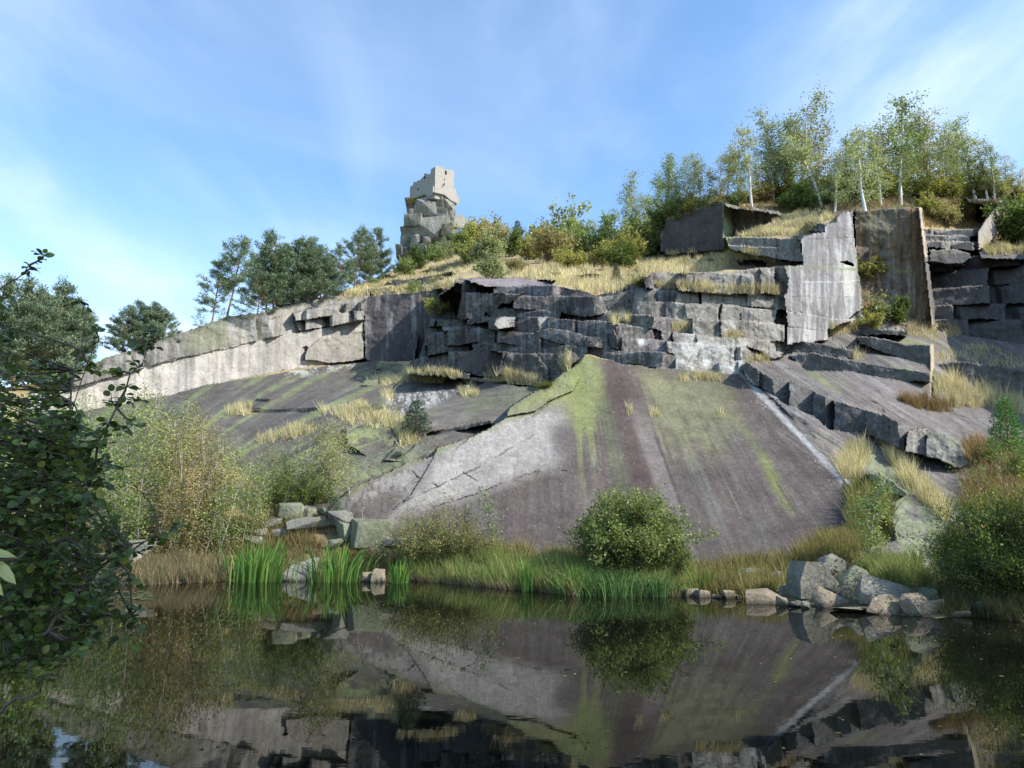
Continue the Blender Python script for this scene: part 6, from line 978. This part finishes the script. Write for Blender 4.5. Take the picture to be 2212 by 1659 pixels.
for x, y, Y, n in [(84, 548, 4.3, 15), (60, 585, 4.3, 9), (20, 640, 4.3, 7), (185, 660, 4.2, 8), (210, 708, 5.2, 12), (205, 740, 5.2, 10), (338, 712, 4.2, 13), (300, 745, 4.2, 12), (318, 740, 4.2, 8), (285, 770, 4.2, 9), (302, 863, 4.1, 9), (280, 838, 4.0, 9), (302, 912, 4.0, 10), (255, 800, 4.1, 11), (240, 850, 4.1, 11), (215, 800, 4.3, 10), (180, 790, 4.2, 10), (150, 830, 4.4, 11), (120, 800, 4.3, 8), (70, 770, 4.4, 9), (20, 720, 4.3, 9), (-5, 690, 4.3, 10), (288, 1048, 3.9, 11), (270, 1010, 3.9, 11), (366, 1152, 4.0, 12), (335, 1165, 4.0, 10), (310, 1190, 4.0, 10), (288, 1258, 4.0, 9), (272, 1322, 4.3, 9), (292, 1388, 4.3, 7), (270, 1300, 4.3, 8), (240, 1390, 4.2, 9), (130, 1436, 3.7, 8), (60, 1450, 3.7, 9), (10, 1440, 3.7, 10), (230, 960, 4.0, 11), (200, 930, 4.0, 11), (160, 960, 4.0, 11), (120, 930, 4.1, 11), (230, 905, 4.0, 10), (262, 935, 4.0, 9)]: twig(pt(x, y, Y), n, lead=.3)
def rel(me): me.transform(Matrix.Translation(-base_)); return me
obj('trunk', rel(T.mesh('trunk', M_TWIG, True)), AL); obj('foliage', rel(C.mesh('foliage', M_ALDER)), AL)
# pale withered leaves on a sprig right at the bank
C = Geo(); T = Geo(); sp0 = pt(-60, 1240, 1.5); SPG = empty('withered_sprig', sp0, 0, 'pale withered sprig with hanging cream leaves at the frame edge', 'plant'); base_ = sp0; T.tube(px_path([(-90, 1270, 1.5), (-30, 1215, 1.5), (40, 1205, 1.5), (60, 1190, 1.5)]), [.004, .003, .0025, .001], (.3, .3, .2), 5)
for x, y, x2, y2, s in [(-10, 1212, 46, 1276, .078), (-22, 1236, 6, 1296, .06), (-30, 1196, 48, 1196, .066), (-40, 1215, 10, 1214, .05)]:
    a, b_ = np.array(pt(x, y, 1.5)), np.array(pt(x2, y2, 1.47)); alder_leaf(a, b_ - a, np.array([.2, -1.0, .5]), s, (.55, .53, .22), .36)
obj('stem', rel(T.mesh('stem', M_TWIG)), SPG); obj('leaves', rel(C.mesh('leaves', M_ALDER)), SPG)
# near bank under the alder, and the trees behind the viewer's shoulder that keep it in the shade
bm = bmesh.new(); n = 26; rs = np.random.RandomState(2); bv = [[bm.verts.new((-14 + 34 * i / n, -10 + 14.0 * j / 10 + .25 * vnoise(i * .7, j * .7, 0, 4), 0)) for j in range(11)] for i in range(n + 1)]
for i in range(n + 1):
    for j in range(11):
        v = bv[i][j]; e = 2.6 + (1.6 * sm(-1.6, -4.5, v.co.x)); v.co.z = float(.62 * sm(e, e - 2.2, v.co.y) - .55 * sm(e - .4, e + .8, v.co.y) + .08 * vnoise(v.co.x, v.co.y, 0, 6) - .15)
for i in range(n):
    for j in range(10): bm.faces.new((bv[i][j], bv[i + 1][j], bv[i + 1][j + 1], bv[i][j + 1]))
me = bpy.data.meshes.new('bank'); bm.to_mesh(me); bm.free(); me.materials.append(bpy.data.materials['earth']); tag(obj('near_bank', me), kind='structure')
shd = birch(95, H=10, cb=.30, spread=.15, nl=9000, leaf=.28, cols=((.05, .085, .03), (.07, .10, .035)), ws=(1, 1), bark=M_TWIG, droop=.1, open_=.9)
for i, (x, y, h) in enumerate([(7.6, -1.6, 15), (11.0, -3.0, 17), (9.2, -.2, 15.5)]): plant('bank_tree', shd, 0, 0, h, 'leafy tree on the near bank shading the alder', 'tree', 'trees on the near bank', at=(x, y, .2), rz=1.3 * i)
# ---------------------------------------------------------------- lily pads
C = Geo(); rs = np.random.RandomState(6)
for i in range(130):
    x, y = rs.uniform(185, 325), rs.uniform(1277, 1296); p = pt(x, y, float(Y_at_z(x, y, .008))); r = rs.uniform(.05, .10); a = np.linspace(.3, 6.0, 8) + rs.uniform(0, 6); ring = np.stack([p.x + r * np.cos(a), p.y + r * np.sin(a), np.full(8, .008 + .004 * (i % 5) / 5)], 1); ce = np.array([p.x, p.y, .008 + .004 * (i % 5) / 5])
    C.add(np.concatenate([[ce], ring]), [(0, 1, 2, 3), (0, 3, 4, 5), (0, 5, 6, 7)], pal(rs, 1, ((.10, .14, .06), (.18, .15, .07), (.14, .17, .10)), (2, 1, 1))[0])
tag(obj('lily_pads', C.mesh('lily_pads', M_GRASS)), kind='stuff')

# drifting leaves and specks on the pond
C = Geo(); rs = np.random.RandomState(16)
for i in range(420):
    x = rs.uniform(0, 2212); wl0 = float(interp(WL, x)); y = wl0 + 4 + rs.exponential(26) if i < 300 else rs.uniform(wl0 + 10, 1659)
    if y > 1655: continue
    p = pt(x, y, float(Y_at_z(x, y, .004))); r = rs.uniform(.012, .035); a = rs.uniform(0, 6.28); u_ = np.array([math.cos(a), math.sin(a), 0]) * r; v_ = np.array([-math.sin(a), math.cos(a), 0]) * r * .55; q = np.array(p)
    C.add([q - u_, q + v_, q + u_, q - v_], [(0, 1, 2, 3)], pal(rs, 1, ((.22, .17, .07), (.30, .24, .10), (.12, .12, .05)), (2, 1, 1))[0])
tag(obj('floating_leaves', C.mesh('floating_leaves', M_GRASS)), kind='stuff')
